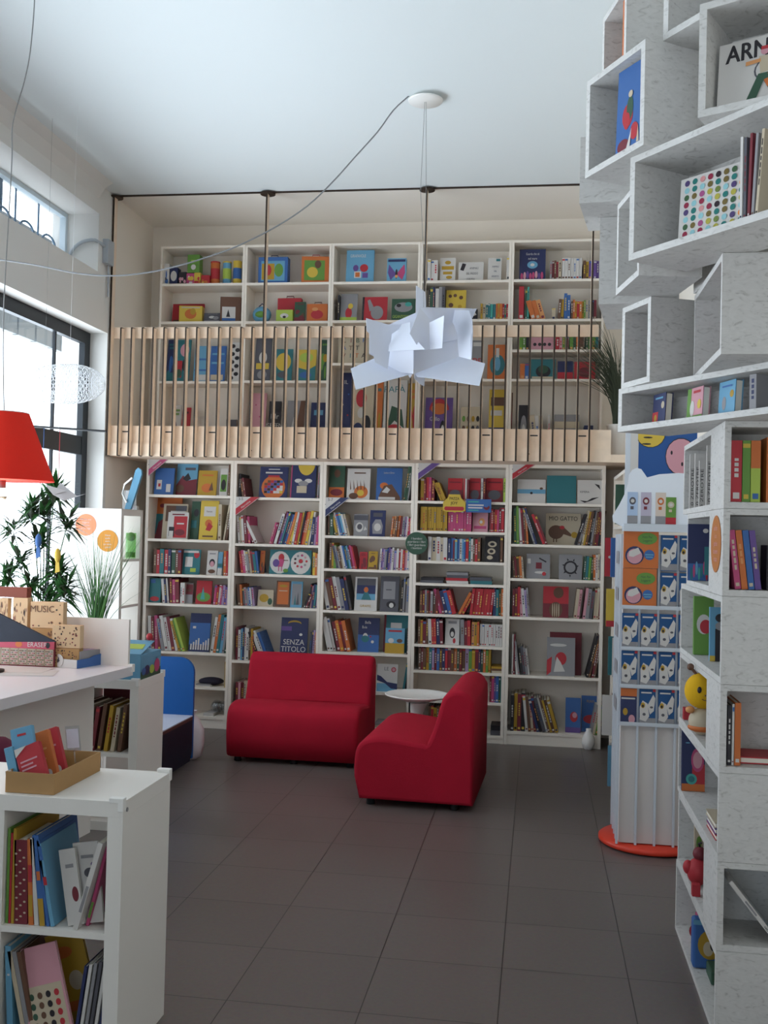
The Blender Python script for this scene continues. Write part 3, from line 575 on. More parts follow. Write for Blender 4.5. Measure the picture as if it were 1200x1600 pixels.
# corner signs
YS = YL - .002
age_sign(233, 716, 32, 28, YS, 'm', 'Narrativa', 'pink banded corner sign, topmost left on the leftmost lower bookcase')
age_sign(369, 776, 38, 30, YS, 'r', 'Narrativa', 'corner sign marked 3-5 with a red Narrativa band', '3-5')
age_sign(509, 777, 38, 31, YS, 'B', 'Narrativa', 'corner sign marked 5-7 with a purple Narrativa band', '5-7')
age_sign(654, 722, 37, 28, YS, 'p', None, 'lilac banded corner sign on the fourth lower bookcase')
age_sign(801, 724, 38, 26, YS, 'r', 'Narrativa', 'red banded corner sign on the rightmost lower bookcase')
# hanging signs at the bookcase fronts
p = at(651, 849, YL); m = MB(); rs = (at(669, 849, YL).x - at(634, 849, YL).x) / 2; m.prism([(rs * math.cos(a), rs * math.sin(a)) for a in [2 * PI * i / 32 for i in range(32)]], -.004, 0, 'G')
for i, s in enumerate(['I bambini', 'guardano i libri', 'i libri guardano', 'i bambini']): m.art([T(.5, .5, .14, s, 'w', .95)], rs * 2, rs * 2, -.004, -rs + rs * (.42 - .28 * i))
o = m.build('round_sign'); o.location = (p.x, YL - .001, p.z); tag(o, 'round dark green sign lettered in white between two lower bookcases', 'sign')
p = at(710, 800, YL); m = MB(); W = at(727, 790, YL).x - at(692, 790, YL).x; H = .145
m.prism([(-W * .5, .01), (-W * .5, H * .55), (-W * .3, H * .8), (-W * .25, H), (W * .25, H), (W * .3, H * .8), (W * .5, H * .55), (W * .5, .01), (W * .3, 0), (-W * .3, 0)], -.004, 0, 'y')
m.art([('r', .15, .08, .85, .3, 'r'), ('c', .15, .19, .09, 'r'), ('c', .85, .19, .09, 'r'), T(.5, .75, .24, 'PAZZA', 'k', .75), T(.5, .5, .24, 'JOY', 'k')], W, H, -.004)
o = m.build('shelf_sign'); o.location = (p.x, YL - .03, p.z); tag(o, 'yellow dog shaped sign with red bone on the fourth lower bookcase', 'sign')
p = at(748, 801, YL); m = MB(); W = at(767, 790, YL).x - at(728, 790, YL).x; m.box(-W / 2, W / 2, -.004, 0, 0, .11, 'b'); m.art([('r', .08, .75, .5, .85, 'T'), ('r', .08, .5, .7, .6, 'w'), ('r', .08, .3, .65, .4, 'w'), ('r', .08, .12, .5, .2, 'T'), ('e', .82, .4, .12, .2, 'R'), ('e', .8, .55, .1, .15, 'b')], W, .11, -.004)
o = m.build('shelf_sign'); o.location = (p.x, YL - .03, p.z); tag(o, 'blue rectangular sign beside the yellow dog shaped sign', 'sign')
# ================================================================ GALLERY SHELF CONTENTS
def small_box(x0, x1, top, bg, art, name, label, cat, d=.09, dy=.0, handle=None, yaw=0, zoff=0, group=None):
    Y = CUR['Y'] + .04 + dy; a = at(x0, CUR['y'](x0), Y); b = at(x1, CUR['y'](x1), Y); tp = at(x0, top, Y); w = b.x - a.x; H = tp.z - CUR['z'] - zoff
    m = MB(); m.box(-w / 2, w / 2, 0, d, 0, H, bg)
    if art: m.art(auto_art(art, int(x0), False) if isinstance(art, str) else art, w, H)
    o = m.build(name, bevel=.003); o.location = ((a.x + b.x) / 2, Y, CUR['z'] + .0006 + zoff); o.rotation_euler = (0, 0, yaw)
    if handle: MB().tube([(-.035, d / 2, H - .003), (-.03, d / 2, H + .022), (.03, d / 2, H + .022), (.035, d / 2, H - .003)], .004, handle).build('handle', o)
    tag(o, label, cat, group); return o
def tin(x0, x1, top, c1, c2, label, lid='Y'):
    Y = CUR['Y'] + .1; a = at(x0, CUR['y'](x0), Y); b = at(x1, CUR['y'](x1), Y); tp = at(x0, top, Y); r = (b.x - a.x) / 2; H = tp.z - CUR['z']
    m = MB(); m.lathe([(r, 0), (r, H * .25)], c2).lathe([(r, H * .25), (r, H * .7)], c1).lathe([(r, H * .7), (r, H - .012)], c2)
    o = m.build('tube_box'); o.location = ((a.x + b.x) / 2, Y, CUR['z'] + .0006); MB().lathe([(r * 1.04, H - .012), (r * 1.04, H)], lid).build('lid', o); tag(o, label, 'tube')
G1 = 'top shelf of the leftmost gallery bookcase'
UR(0, 0); small_box(256, 264, 412, 'w', 'kb', 'toy_box', 'white box at the left end of the ' + G1, 'box')
small_box(265, 277, 418, 'B', [('e', .5, .5, .4, .3, 'w')], 'toy_box', 'navy box with pale oval on the ' + G1, 'box')
small_box(279, 291, 425, 'k', 'rP', 'toy_box', 'small dark box under the green box, ' + G1, 'box'); small_box(291, 303, 427, 'm', 'yw', 'toy_box', 'small pink box, left under the green box, ' + G1, 'box')
small_box(303, 313, 426, 'y', 'ro', 'toy_box', 'small yellow box, right under the green box, ' + G1, 'box', dy=.0)
small_box(314, 327, 430, 'r', 'yo', 'toy_box', 'small red box beside the tubes, ' + G1, 'box')
o = small_box(292, 311, 401, 'g', [('e', .5, .3, .2, .15, 'w'), ('r', .3, .6, .7, .7, 'L')], 'toy_box', 'tall green box stacked on small boxes, ' + G1, 'box', zoff=at(300, 427, YU).z - at(300, 443, YU).z - .003)
o.location.z = UZ[0][0] + (at(303, 426, YU + .04).z - UZ[0][0]) + .001
tin(329, 343, 410, 'r', 'o', 'red tube box, left of the three tubes, leftmost gallery bookcase', 'r'); tin(348, 361, 410, 'L', 'c', 'lime tube box, middle of the three tubes, leftmost gallery bookcase', 'y'); tin(364, 377, 409, 'b', 'y', 'blue and yellow tube box, right of the three tubes', 'y')
UR(0, 1); Fc(268, 317, 475, 'r', 'nY', dy=.13, look='wide red box book behind the yellow box'); small_box(280, 315, 478, 'y', [('e', .5, .5, .25, .3, 'o'), ('e', .6, .65, .12, .2, 'Y'), ('r', .1, .85, .9, .93, 'e')], 'toy_box', 'yellow box with an orange animal, second shelf, leftmost gallery bookcase', 'box', yaw=.12)
Fc(318, 343, 490, 'q', 'sw', look='low dark landscape book'); small_box(344, 375, 464, 'n', [('r', .1, .05, .75, .6, 'w'), ('r', .1, .05, .75, .15, 'b'), ('p', [(.3, .2), (.4, .5), (.5, .2)], 'k')], 'toy_box', 'large brown box with white picture, second shelf, leftmost gallery bookcase', 'box', yaw=.15)
endU(0, 1)
UR(0, 2); Fc(258, 270, 530, 'B', 'tb', look='navy book at the left end', dy=.04); Fc(271, 294, 530, 't', [('e', .6, .75, .3, .15, 'P'), ('r', .1, .1, .5, .5, 'r'), ('e', .3, .2, .2, .1, 'G'), ('e', .7, .4, .2, .15, 'k')], look='teal book with pink and red shapes')
Fc(301, 324, 540, 'c', [('r', .05, .3, .95, .35, 'b'), ('r', .1, .04, .9, .2, 'w'), ('r', .1, .6, .9, .65, 'b')], look='light blue book, left of the blue pair'); Fc(326, 350, 540, 'b', [('r', .1, .05, .9, .2, 'e'), ('r', .1, .5, .9, .55, 'c'), ('r', .1, .75, .9, .8, 'c')], look='blue book, right of the blue pair')
Fc(355, 373, 534, 'w', [('e', .3 + .4 * (i % 2), .1 + .1 * i, .2, .05, 'k') for i in range(9)], look='white book with black leaf pattern'); endU(0, 2)
UR(0, 3); Fc(267, 278, 632, 'w', 'gBe', look='small white and green book'); Fc(280, 293, 636, 'r', 'kwy', look='small red picture book'); S(371, 374, 641, 'o'); Hs(352, 368, 655, 'q'); endU(0, 3)
UR(1, 0); small_box(403, 449, 402, 'b', [('r', .1, .1, .9, .85, 'c'), ('r', .12, .15, .55, .75, 'Y'), ('e', .7, .5, .15, .25, 'g'), ('e', .35, .5, .1, .2, 'r')], 'toy_case', 'blue suitcase shaped toy box with handle on the gallery bookcase', 'toy case', handle='B'); small_box(471, 513, 401, 'o', [('r', .1, .1, .85, .85, 'g'), ('e', .4, .4, .2, .2, 'y'), ('e', .6, .7, .12, .15, 'n')], 'toy_case', 'orange suitcase shaped toy box with green picture', 'toy case', handle='r', yaw=.1)
UR(1, 1); o = MB().ball((0, 0, .075), .085, .06, .075, 'c').build('round_toy_case'); q = at(409, 502, YU + .1); o.location = (q.x, q.y, UZ[1][1] + .001); MB().tube([(-.03, 0, .145), (0, 0, .175), (.03, 0, .145)], .005, 'B').build('handle', o); MB().ball((0, -.045, .07), .05, .03, .03, 'g').build('picture_patch', o); tag(o, 'round light blue toy case on the second shelf, second gallery bookcase', 'toy case')
small_box(433, 470, 466, 'r', [('r', .05, .4, .95, .45, 'R')], 'toy_case', 'red suitcase shaped toy box behind the green box', 'toy case', d=.06, dy=.1, handle='R'); small_box(431, 457, 484, 'L', [('e', .5, .5, .25, .2, 'w'), ('e', .5, .4, .1, .1, 'k')], 'toy_box', 'small lime box in front of the red toy case', 'box'); Fc(459, 476, 472, 'G', 'Rn', dy=.0, look='dark green book beside the small lime box'); small_box(479, 511, 475, 'o', [('e', .5, .4, .3, .25, 'r'), ('e', .4, .7, .15, .1, 'O')], 'toy_case', 'orange toy case with handle, second shelf, second gallery bookcase', 'toy case', handle='n'); endU(1, 1)
UR(1, 2); Fc(396, 421, 528, 'q', [('e', .5, .55, .25, .14, 'w'), ('r', .1, .28, .9, .42, 'y'), ('e', .5, .15, .3, .1, 's')], look='dark book with a white faced animal'); Fc(427, 455, 545, 't', [('e', .5, .6, .42, .28, 'y'), ('e', .5, .2, .3, .1, 'q')], look='teal book with a yellow oval'); Fc(461, 492, 546, 'y', [('p', [(0, 0), (1, 0), (1, .5), (.6, .35), (0, .45)], 't'), ('e', .5, .75, .35, .15, 'L'), ('e', .5, .2, .3, .1, 'b')], look='yellow and teal wave book'); Fc(497, 511, 530, 'G', 'gY', look='green book at the right end'); endU(1, 2)
UR(1, 3); Fc(388, 411, 613, 'P', [('c', .3, .3, .05, 'm'), ('c', .6, .6, .05, 'm'), ('c', .7, .2, .05, 'm'), ('c', .3, .8, .05, 'm')], look='pale pink dotted book'); Fc(416, 435, 626, 'k', [T(.5, .7, .14, 'Mr', 'w'), T(.5, .52, .13, 'GREEN', 'w', .8), ('c', .5, .2, .3, 'n')], look='black book titled Mr GREEN'); Fc(445, 472, 625, 's', [('p', [(.4, .05), (.75, 1), (1, 1), (1, .05)], 'n'), ('p', [(0, 0), (.4, .7), (.6, 0)], 'w')], look='grey book with a brown triangle'); Fc(482, 506, 628, 'B', [('e', .5, .1, .4, .12, 'r'), ('e', .5, .3, .3, .05, 'G'), ('r', .2, .75, .8, .85, 'c')], look='navy book with a red dome'); endU(1, 3)
UR(2, 0); Fc(540, 583, 391, 'c', [T(.42, .82, .13, 'GIRAFAVOLE', 'w', .62), ('r', .3, .15, .55, .35, 'w'), ('r', .34, .18, .5, .32, 'o'), ('e', .65, .45, .15, .12, 'r'), ('e', .35, .45, .1, .1, 'p'), ('r', .6, .15, .8, .3, 'p')], look='light blue book titled GIRAFAVOLE', t=.03, tilt=6)
Fc(604, 634, 404, 'c', [('p', [(.5, .35), (.1, .75), (.05, .4), (.2, .1)], 'p'), ('p', [(.5, .35), (.9, .75), (.95, .4), (.8, .1)], 'm'), ('e', .5, .35, .06, .2, 'k'), ('c', .5, .25, .08, 'O'), ('r', .05, .85, .95, .95, 'B')], look='light blue book with a butterfly', t=.04, tilt=5); endU(2, 0)
UR(2, 1); S(526, 529, 457, 'k'); Fc(531, 557, 459, 's', [('e', .5, .3, .2, .2, 'r'), ('r', 0, 0, 1, .15, 'L'), ('e', .6, .55, .15, .1, 'y')], look='grey book with small red figures'); Fc(565, 604, 464, 'r', [('r', 0, 0, .08, 1, 'k'), ('e', .6, .35, .25, .28, 's'), ('p', [(.3, .4), (.2, .85), (.3, .9), (.5, .5)], 's')], look='red book with a grey elephant')
Fc(611, 648, 467, 'G', [('e', .5, .62, .38, .22, 's'), ('e', .7, .75, .14, .1, 'T'), ('e', .3, .7, .1, .08, 'k'), ('r', .05, .08, .95, .3, 'G'), T(.5, .19, .19, 'GIGANTOSAURO', 'L', .62)], look='dark green book titled GIGANTOSAURO'); endU(2, 1)
UR(2, 2)
CLc = 'kRGbnkRto'; Fc(528, 575, 524, 'e', [T(.18 + .22 * i, .82 - .27 * j, .22, ch, CLc[(i + j * 3) % 9]) for j, rw in enumerate(['LIBR', 'ATT.', 'VITA']) for i, ch in enumerate(rw) if ch != '.'], look='cream book covered in large coloured letters', t=.02)
endU(2, 2)
UR(2, 3); Fc(528, 545, 580, 'B', [T(.4, .88, .07, 'IL', 'w')] + [('c', .2 + .5 * (i % 2), .08 + .13 * i, .08, 'rwbrwb'[i]) for i in range(6)], look='tall navy book with red and white dots'); Fc(547, 580, 592, 'e', [('e', .4, .75, .25, .12, 'r'), ('e', .7, .4, .2, .12, 'k'), ('e', .3, .3, .25, .12, 'B'), ('e', .8, .2, .15, .1, 'r'), ('e', .4, .55, .15, .07, 'w'), ('e', .3, .1, .2, .08, 'k')], look='cream book with red and navy blobs'); Fc(584, 594, 594, 'o', 'tY', look='narrow orange book'); Fc(596, 632, 592, 'w', [T(.45, .87, .12, 'PAPÀ', 't'), ('r', 0, 0, 1, .3, 'r'), ('p', [(.15, .3), (.35, .65), (.8, .6), (.95, .3)], 'G'), ('p', [(.1, .3), (.5, .45), (.9, .35), (.9, .3)], 'w'), ('e', .5, .35, .3, .05, 'r')], look='white book titled PAPÀ with a green boat'); Fc(634, 650, 597, 'Y', 'or', look='mustard book with orange shapes'); endU(2, 3)
UR(3, 0); S(667, 683, 402, 'www'); Fc(687, 711, 403, 'w', [('r', .1, .5, .9, .65, 'Y'), ('e', .5, .8, .2, .08, 'Y'), ('r', .2, .3, .8, .42, 'Y'), ('e', .6, .18, .2, .07, 'Y')], look='white book with mustard animals'); Fc(716, 755, 410, 'w', [('p', [(.06, .6), (.15, .95), (.3, .9), (.2, .55)], 'k'), T(.62, .68, .16, 'ANIMALI', 'q', .7), T(.55, .4, .16, 'DEL FREDDO', 'q', .62), T(.5, .12, .14, 'E DEI POLI', 'q', .6)], look='white book titled ANIMALI DEL FREDDO'); Fc(762, 783, 403, 'w', [T(.55, .62, .1, 'ANIMALI', 'B', .7), T(.55, .42, .1, 'DEL', 'B', .7), T(.55, .2, .1, 'DESERTO', 'B', .7), ('r', .6, .85, .9, .95, 't')], look='white book with navy title lettering'); S(791, 797, 398, 'w'); endU(3, 0)
UR(3, 1); S(668, 678, 446, 'kGB'); S(679, 694, 446, 'wsq'); Fc(696, 727, 453, 'y', [('c', .2, .8, .09, 'n'), ('c', .45, .82, .09, 'n'), ('c', .75, .75, .1, 'n'), ('c', .25, .5, .12, 'n'), ('c', .7, .45, .1, 'Y'), ('e', .4, .2, .2, .1, 'Y')], look='yellow book with brown spots'); Fc(730, 746, 484, 'k', [('p', [(.4, .3), (.6, .9), (.9, .5)], 'w')], look='small black book'); S(750, 800, 473, 'YettTtoYortrrm'); endU(3, 1)
UR(3, 2); Fc(736, 754, 531, 's', [T(.5, .45, .25, 'PE', 'r'), ('r', .1, .85, .9, .95, 'w')], look='grey book with red letters', t=.02); Fc(761, 792, 538, 'o', [('e', .5, .42, .38, .3, 't'), ('r', .42, .6, .58, .9, 'w'), ('e', .5, .45, .15, .2, 'c')], look='orange book with a teal bottle'); S(672, 684, 540, 'gk'); endU(3, 2)
UR(3, 3)
tomb = [('p', [(.15, .78)] + [(.5 - .36 * math.cos(a), .78 + .2 * math.sin(a)) for a in [PI * k / 10 for k in range(11)]] + [(.85, .78)], 'r'), ('e', .5, .8, .3, .1, 'o'), ('e', .65, .35, .12, .25, 'k'), ('e', .65, .35, .07, .17, 'w'), T(.35, .62, .1, 'Gallo', 'w', .8)]
Fc(662, 705, 620, 'p', tomb, look='purple book with a red dome and black bird'); Fc(718, 750, 635, 'e', [('e', .15 + .23 * (i % 4), .15 + .2 * (i // 4), .08, .06, 'kqgnY'[i % 5]) for i in range(16)], look='cream book with a grid of small pictures'); Fc(762, 788, 607, 'y', [('r', 0, 0, 1, .42, 'B'), ('e', .7, .15, .15, .12, 'L'), ('e', .3, .2, .12, .1, 'g'), ('r', .1, .75, .9, .88, 'n'), ('r', .1, .6, .8, .68, 'w'), ('c', .5, .35, .06, 'y')], look='yellow and navy book with a duck'); Fc(791, 799, 612, 'n', 'R', look='narrow brown book'); endU(3, 3)
UR(4, 0); Fc(811, 852, 389, 'B', [T(.5, .85, .11, 'Guarda che cè', 'w', .62), T(.5, .7, .11, 'nel mare', 'w', .7), ('e', .5, .5, .2, .12, 'c'), ('e', .5, .5, .08, .05, 'w')] + [('e', .1 + .11 * i, .12 + .03 * (i % 3), .05, .12, 'mPpm'[i % 4]) for i in range(8)], look='navy book titled Guarda che cè nel mare', t=.02); S(859, 877, 405, 'sRnRe'); S(878, 909, 402, 'wwwwwww'); S(911, 936, 405, 'nYpppp'); endU(4, 0)
UR(4, 1); S(810, 818, 441, 'r'); S(820, 826, 446, 'GT'); S(830, 853, 466, 'ooO', lean=-10); S(862, 868, 480, 'e'); S(871, 880, 463, 'nY', lean=2); S(881, 891, 457, 'bb'); S(892, 932, 467, 'noYroYgesekR'); endU(4, 1)
UR(4, 2); S(811, 826, 522, 'ggk'); Fc(828, 866, 525, 'P', [('c', .2 + .2 * i, .4, .07, 'k') for i in range(4)], look='low pink dotted book', tilt=4); S(868, 888, 523, 'rPgR'); S(890, 912, 522, 'gGon'); S(915, 935, 524, 'Gggt'); endU(4, 2)
UR(4, 3); S(812, 826, 566, 'ob'); Fc(829, 868, 562, 't', [('e', .5, .4, .3, .3, 'k'), ('e', .5, .5, .2, .2, 'G'), ('r', .05, .05, .95, .15, 'e')], look='teal book with a dark bush', tilt=5); Fc(871, 895, 565, 'B', [('r', 0, 0, 1, .4, 'r')], look='navy and red book', tilt=5); Fc(897, 930, 566, 'r', [('e', .5, .4, .3, .3, 'R')], look='low red book', tilt=5); endU(4, 3)
UR(4, 4); Fc(809, 825, 632, 'k', [('e', .5, .55, .3, .25, 's'), ('e', .5, .5, .15, .12, 'w')], look='black book with a grey face'); S(831, 851, 645, 'ewe', lean=-5); S(855, 859, 647, 'w'); Hs(864, 903, 647, 'eweses'); Hs(912, 926, 664, 'B'); endU(4, 4)
# ================================================================ GALLERY FLOOR AND RAILING
ZG = at(600, 718, YRL).z                       # underside
gx0 = XL + .005; gx1 = XR - .005
MB().box(gx0, gx1, YRL + .02, YB - .001, ZG + .003, ZF - .001, ply).build('gallery_floor')
o = bpy.data.objects['gallery_floor']; o['kind'] = 'structure'
PX = [at(175, 508, YRL).x, at(421, 508, YRL).x, at(668, 505, YRL).x, at(924, 500, YRL).x]
PX = [PX[0] + (PX[3] - PX[0]) * i / 3 for i in range(4)]
rail = empty('gallery_railing', (PX[0], YRL, ZG), 0, 'birch plywood railing of thin upright slats along the gallery edge', 'railing')
def rb(mb, name, **k): o = mb.build(name, rail, **k); o.location = (0, 0, 0); return o
RL = PX[3] - PX[0]; zt0, zt1 = at(600, 526, YRL).z - ZG, at(600, 508, YRL).z - ZG
rb(MB().box(.0, RL + .06, .03, .05, zt0, zt1, ply), 'top_rail')
zf1, zf0 = at(600, 668, YRL).z - ZG, 0
fb = MB().box(-.03, RL + .17, .03, .048, zf0 + .1, zf1, ply)
for k in range(11):
    x = .06 + k * 4 * RL / 42 + RL / 84; fb.box(x, x + .06, .0285, .031, zf1 - .055, zf1 - .045, black)
rb(fb, 'fascia_board'); lb = MB().box(-.05, RL + .17, .014, .03, .004, .11, ply)
for k in range(7):
    x = .1 + k * RL / 7; lb.lathe([(.006, 0), (.006, .002)], 'n', 10, M=Matrix.Translation((x, .013, .06)) @ Matrix.Rotation(PI / 2, 4, 'X'))
rb(lb, 'lower_board')
sp = RL / 42
first = None
for k in range(1, 42):
    if k % 14 == 0: continue
    if first is None:
        m = MB(); m.prism([(-.035, .006), (-.03, 0), (.012, 0), (.012, .12), (.028, .12), (.028, zt0 - .005), (.028, zt1 - .01), (.02, zt1 - .01), (-.03, zt1 - .012), (-.035, zt1 - .022)], -.0065, .0065, plyedge, 'x')
        for sx in (-.0068, .0068): m.add([(sx, y, z) for y, z in ((-.034, .006), (.011, .006), (.011, .12), (.027, .12), (.027, zt1 - .012), (-.034, zt1 - .022))], [(0, 1, 2, 3, 4, 5)], ply)
        first = rb(m, 'slat'); o = first
    else: o = first.copy(); COL.objects.link(o); o.parent = rail
    o.location = (k * sp, 0, 0)
zc = HC - ZG
for i in range(4):
    x = i * RL / 3; m = MB(); m.box(x - .0065, x + .0065, -.035, .03, 0, zc - .012, plyedge)
    for sx in (-.0068, .0068): m.add([(x + sx, -.034, .005), (x + sx, .029, .005), (x + sx, .029, zc - .014), (x + sx, -.034, zc - .014)], [(0, 1, 2, 3)], ply)
    rb(m, 'post')
    d = MB(); d.lathe([(.062, zc - .024), (.062, zc - .012)], plyedge, 24, (x, 0, 0)).lathe([(.05, zc - .0245), (.05, zc - .024)], plyedge, 24, (x, 0, 0)); rb(d, 'ceiling_disc')
rb(MB().box(PX[0] * 0 - .0, XR - PX[0] - .01, -.008, .008, zc - .012, zc - .0005, plyedge), 'ceiling_strip')
# grass-like plant on the gallery
def blade(m, base, tip, wdt, bend, mt, n=7):
    base = Vector(base); tip = Vector(tip); d = tip - base; side = d.cross(Vector((0, 1, .1))).normalized(); vs = []
    if side.length < .1: side = Vector((1, 0, 0))
    for i in range(n + 1):
        t = i / n; p = base + d * t + Vector(bend) * (4 * t * (1 - t)); w = wdt * (1 - t * .96) * (.55 + 1.2 * min(t * 3, 1) * .4)
        vs += [p - side * w, p + side * w]
    m.add(vs, [(2 * i, 2 * i + 1, 2 * i + 3, 2 * i + 2) for i in range(n)], mt, True)
leafd = mat('dark_olive_leaf', '#3a4230', .5); leafg = mat('green_leaf', '#2f5c2c', .45, var=.15, vscale=10); leafb = mat('bright_green_leaf', '#4c7c38', .45, var=.1)
gp_ = at(972, 690, 8.4); gp_.x = .62
pl = empty('grass_plant', (gp_.x, 8.42, ZF), 0, 'tall dark grassy plant at the right end of the gallery', 'plant')
MB().lathe([(.05, 0), (.075, .02), (.095, .24), (.1, .25), (.085, .25), (.08, .22), (0, .22)], plastic, 20).build('pot', pl)
m = MB(); r = random.Random(5)
for k in range(170):
    a = r.uniform(0, 2 * PI); L_ = r.uniform(.6, 1.0); sp_ = r.uniform(.05, .46); tx = -abs(math.cos(a)) * sp_ if r.random() < .85 else math.cos(a) * sp_ * .6
    tx = tx * 1.25 - .06
    blade(m, (r.uniform(-.05, .05), r.uniform(-.04, .04), .2), (tx, math.sin(a) * min(sp_, .16), .2 + L_ * r.uniform(.6, 1.0)), .005, (-tx * .25, 0, L_ * .12), leafd)
m.build('foliage', pl)
# ================================================================ PAPER PENDANT LAMP
RS = atz(665, 151, HC); LYY = RS.y
lamp = empty('paper_pendant_lamp', (RS.x, LYY, HC), 0, 'folded white paper pendant lamp hanging from a round ceiling rose', 'pendant lamp')
def lw_(v): return Vector(v) - Vector((RS.x, LYY, HC))
MB().lathe([(.0, -.034), (.105, -.034), (.11, -.028), (.11, -.022), (.03, -.02), (.03, -.001)], plastic, 32).build('ceiling_rose', lamp)
papm = mat('white_paper', '#eef0f4', .8); nt = papm.node_tree; nt.nodes['Principled BSDF'].inputs['Subsurface Weight'].default_value = .0
papm = mat('lamp_paper', '#d9dde9', .8)
sheets = [   # outline, depth at the middle, depth slope across, depth slope down
    ([(572, 497), (606, 507), (634, 507), (612, 522), (606, 577), (586, 566), (583, 553), (577, 552), (577, 521), (573, 517)], -.24, .25, .1),
    ([(609, 523), (624, 508), (641, 503), (641, 520), (664, 546), (607, 549)], -.22, -.25, -.2),
    ([(640, 521), (656, 480), (672, 500), (671, 545), (664, 547), (655, 546)], -.30, .35, .1),
    ([(671, 504), (694, 493), (691, 544), (672, 546)], -.34, -.4, .2),
    ([(606, 548), (646, 547), (646, 584), (604, 579)], -.16, -.3, .25),
    ([(548, 576), (585, 560), (646, 548), (645, 584), (556, 609)], -.10, .12, -.6),
    ([(648, 583), (717, 557), (736, 562), (758, 568), (749, 603), (664, 590), (652, 589)], -.02, -.1, -.6),
    ([(656, 480), (738, 482), (734, 488), (716, 508), (717, 532), (690, 548), (668, 520)], -.08, .3, .25),
    ([(694, 484), (733, 485), (738, 500), (739, 519), (736, 523), (736, 562), (717, 557), (714, 520), (709, 507)], -.17, -.5, .1),
    ([(730, 484), (745, 482), (738, 497)], -.05, -.3, .1),
    ([(647, 547), (688, 544), (690, 536), (714, 530), (717, 558), (647, 584)], -.12, .25, .3),
    ([(647, 584), (664, 578), (663, 604), (656, 600), (648, 592)], .04, .3, .1),
    ([(637, 585), (645, 583), (641, 591)], -.06, 0, .3),
    ([(650, 446), (664, 456), (668, 502), (650, 500)], .10, .4, 0),
    ([(590, 515), (660, 484), (730, 492), (732, 535), (690, 580), (620, 575), (582, 545)], .16, .1, .15),
    ([(577, 525), (577, 553), (600, 565), (606, 530)], -.02, .5, .1),
    ([(700, 560), (735, 520), (739, 519), (737, 560)], .1, -.5, .1)]
for pts, d0, gx_, gy_ in sheets:
    cx_ = sum(p[0] for p in pts) / len(pts); cy_ = sum(p[1] for p in pts) / len(pts)
    vs = [lw_(at(x, y, LYY + d0 * .8 + gx_ * (x - cx_) / 100 + gy_ * (y - cy_) / 100)) for x, y in pts]
    m = MB().add(vs, [tuple(range(len(vs)))], papm); o = m.build('paper_sheet', lamp, solid=.0016)
c0 = lw_(at(664, 500, LYY))
MB().lathe([(.02, 0), (.028, -.03), (.028, -.09), (.03, -.1), (0, -.17)], plastic, 16, c=(c0.x, c0.y, c0.z + .02)).build('bulb_holder', lamp)
for dx_ in (-.008, .008): MB().tube([(dx_ * .5, 0, -.03), (dx_ * 2.2, 0, -.6), (dx_ * .6 + c0.x * .5, c0.y, -1.0), (c0.x + dx_, c0.y, c0.z + .03)], .0016, steel, 6).build('suspension_wire', lamp)
kp = [(637, 150, 6.45), (615, 172, 6.4), (590, 206, 6.3), (555, 245, 6.2), (520, 284, 6.1), (480, 322, 6.0), (430, 355, 5.9), (370, 385, 5.8), (320, 403, 5.75), (280, 415, 5.7), (230, 426, 5.68), (175, 431, 5.65), (120, 427, 5.62), (75, 418, 5.6), (30, 410, 5.6), (-30, 402, 5.6), (-110, 392, 5.6)]
kp[0] = (640, 149, 6.47)
def smooth(P):
    P = [Vector(p) for p in P]; o = []
    for i in range(len(P) - 1):
        a, b, c, d = P[max(i - 1, 0)], P[i], P[i + 1], P[min(i + 2, len(P) - 1)]
        for k in range(4):
            t = k / 4; o.append(.5 * ((2 * b) + (c - a) * t + (2 * a - 5 * b + 4 * c - d) * t * t + (3 * b - a - 3 * c + d) * t ** 3))
    return o + [P[-1]]
MB().tube(smooth([lw_(at(*k)) for k in kp]), .0045, mat('grey_cable', '#8b8d90', .5)).build('supply_cable', lamp)
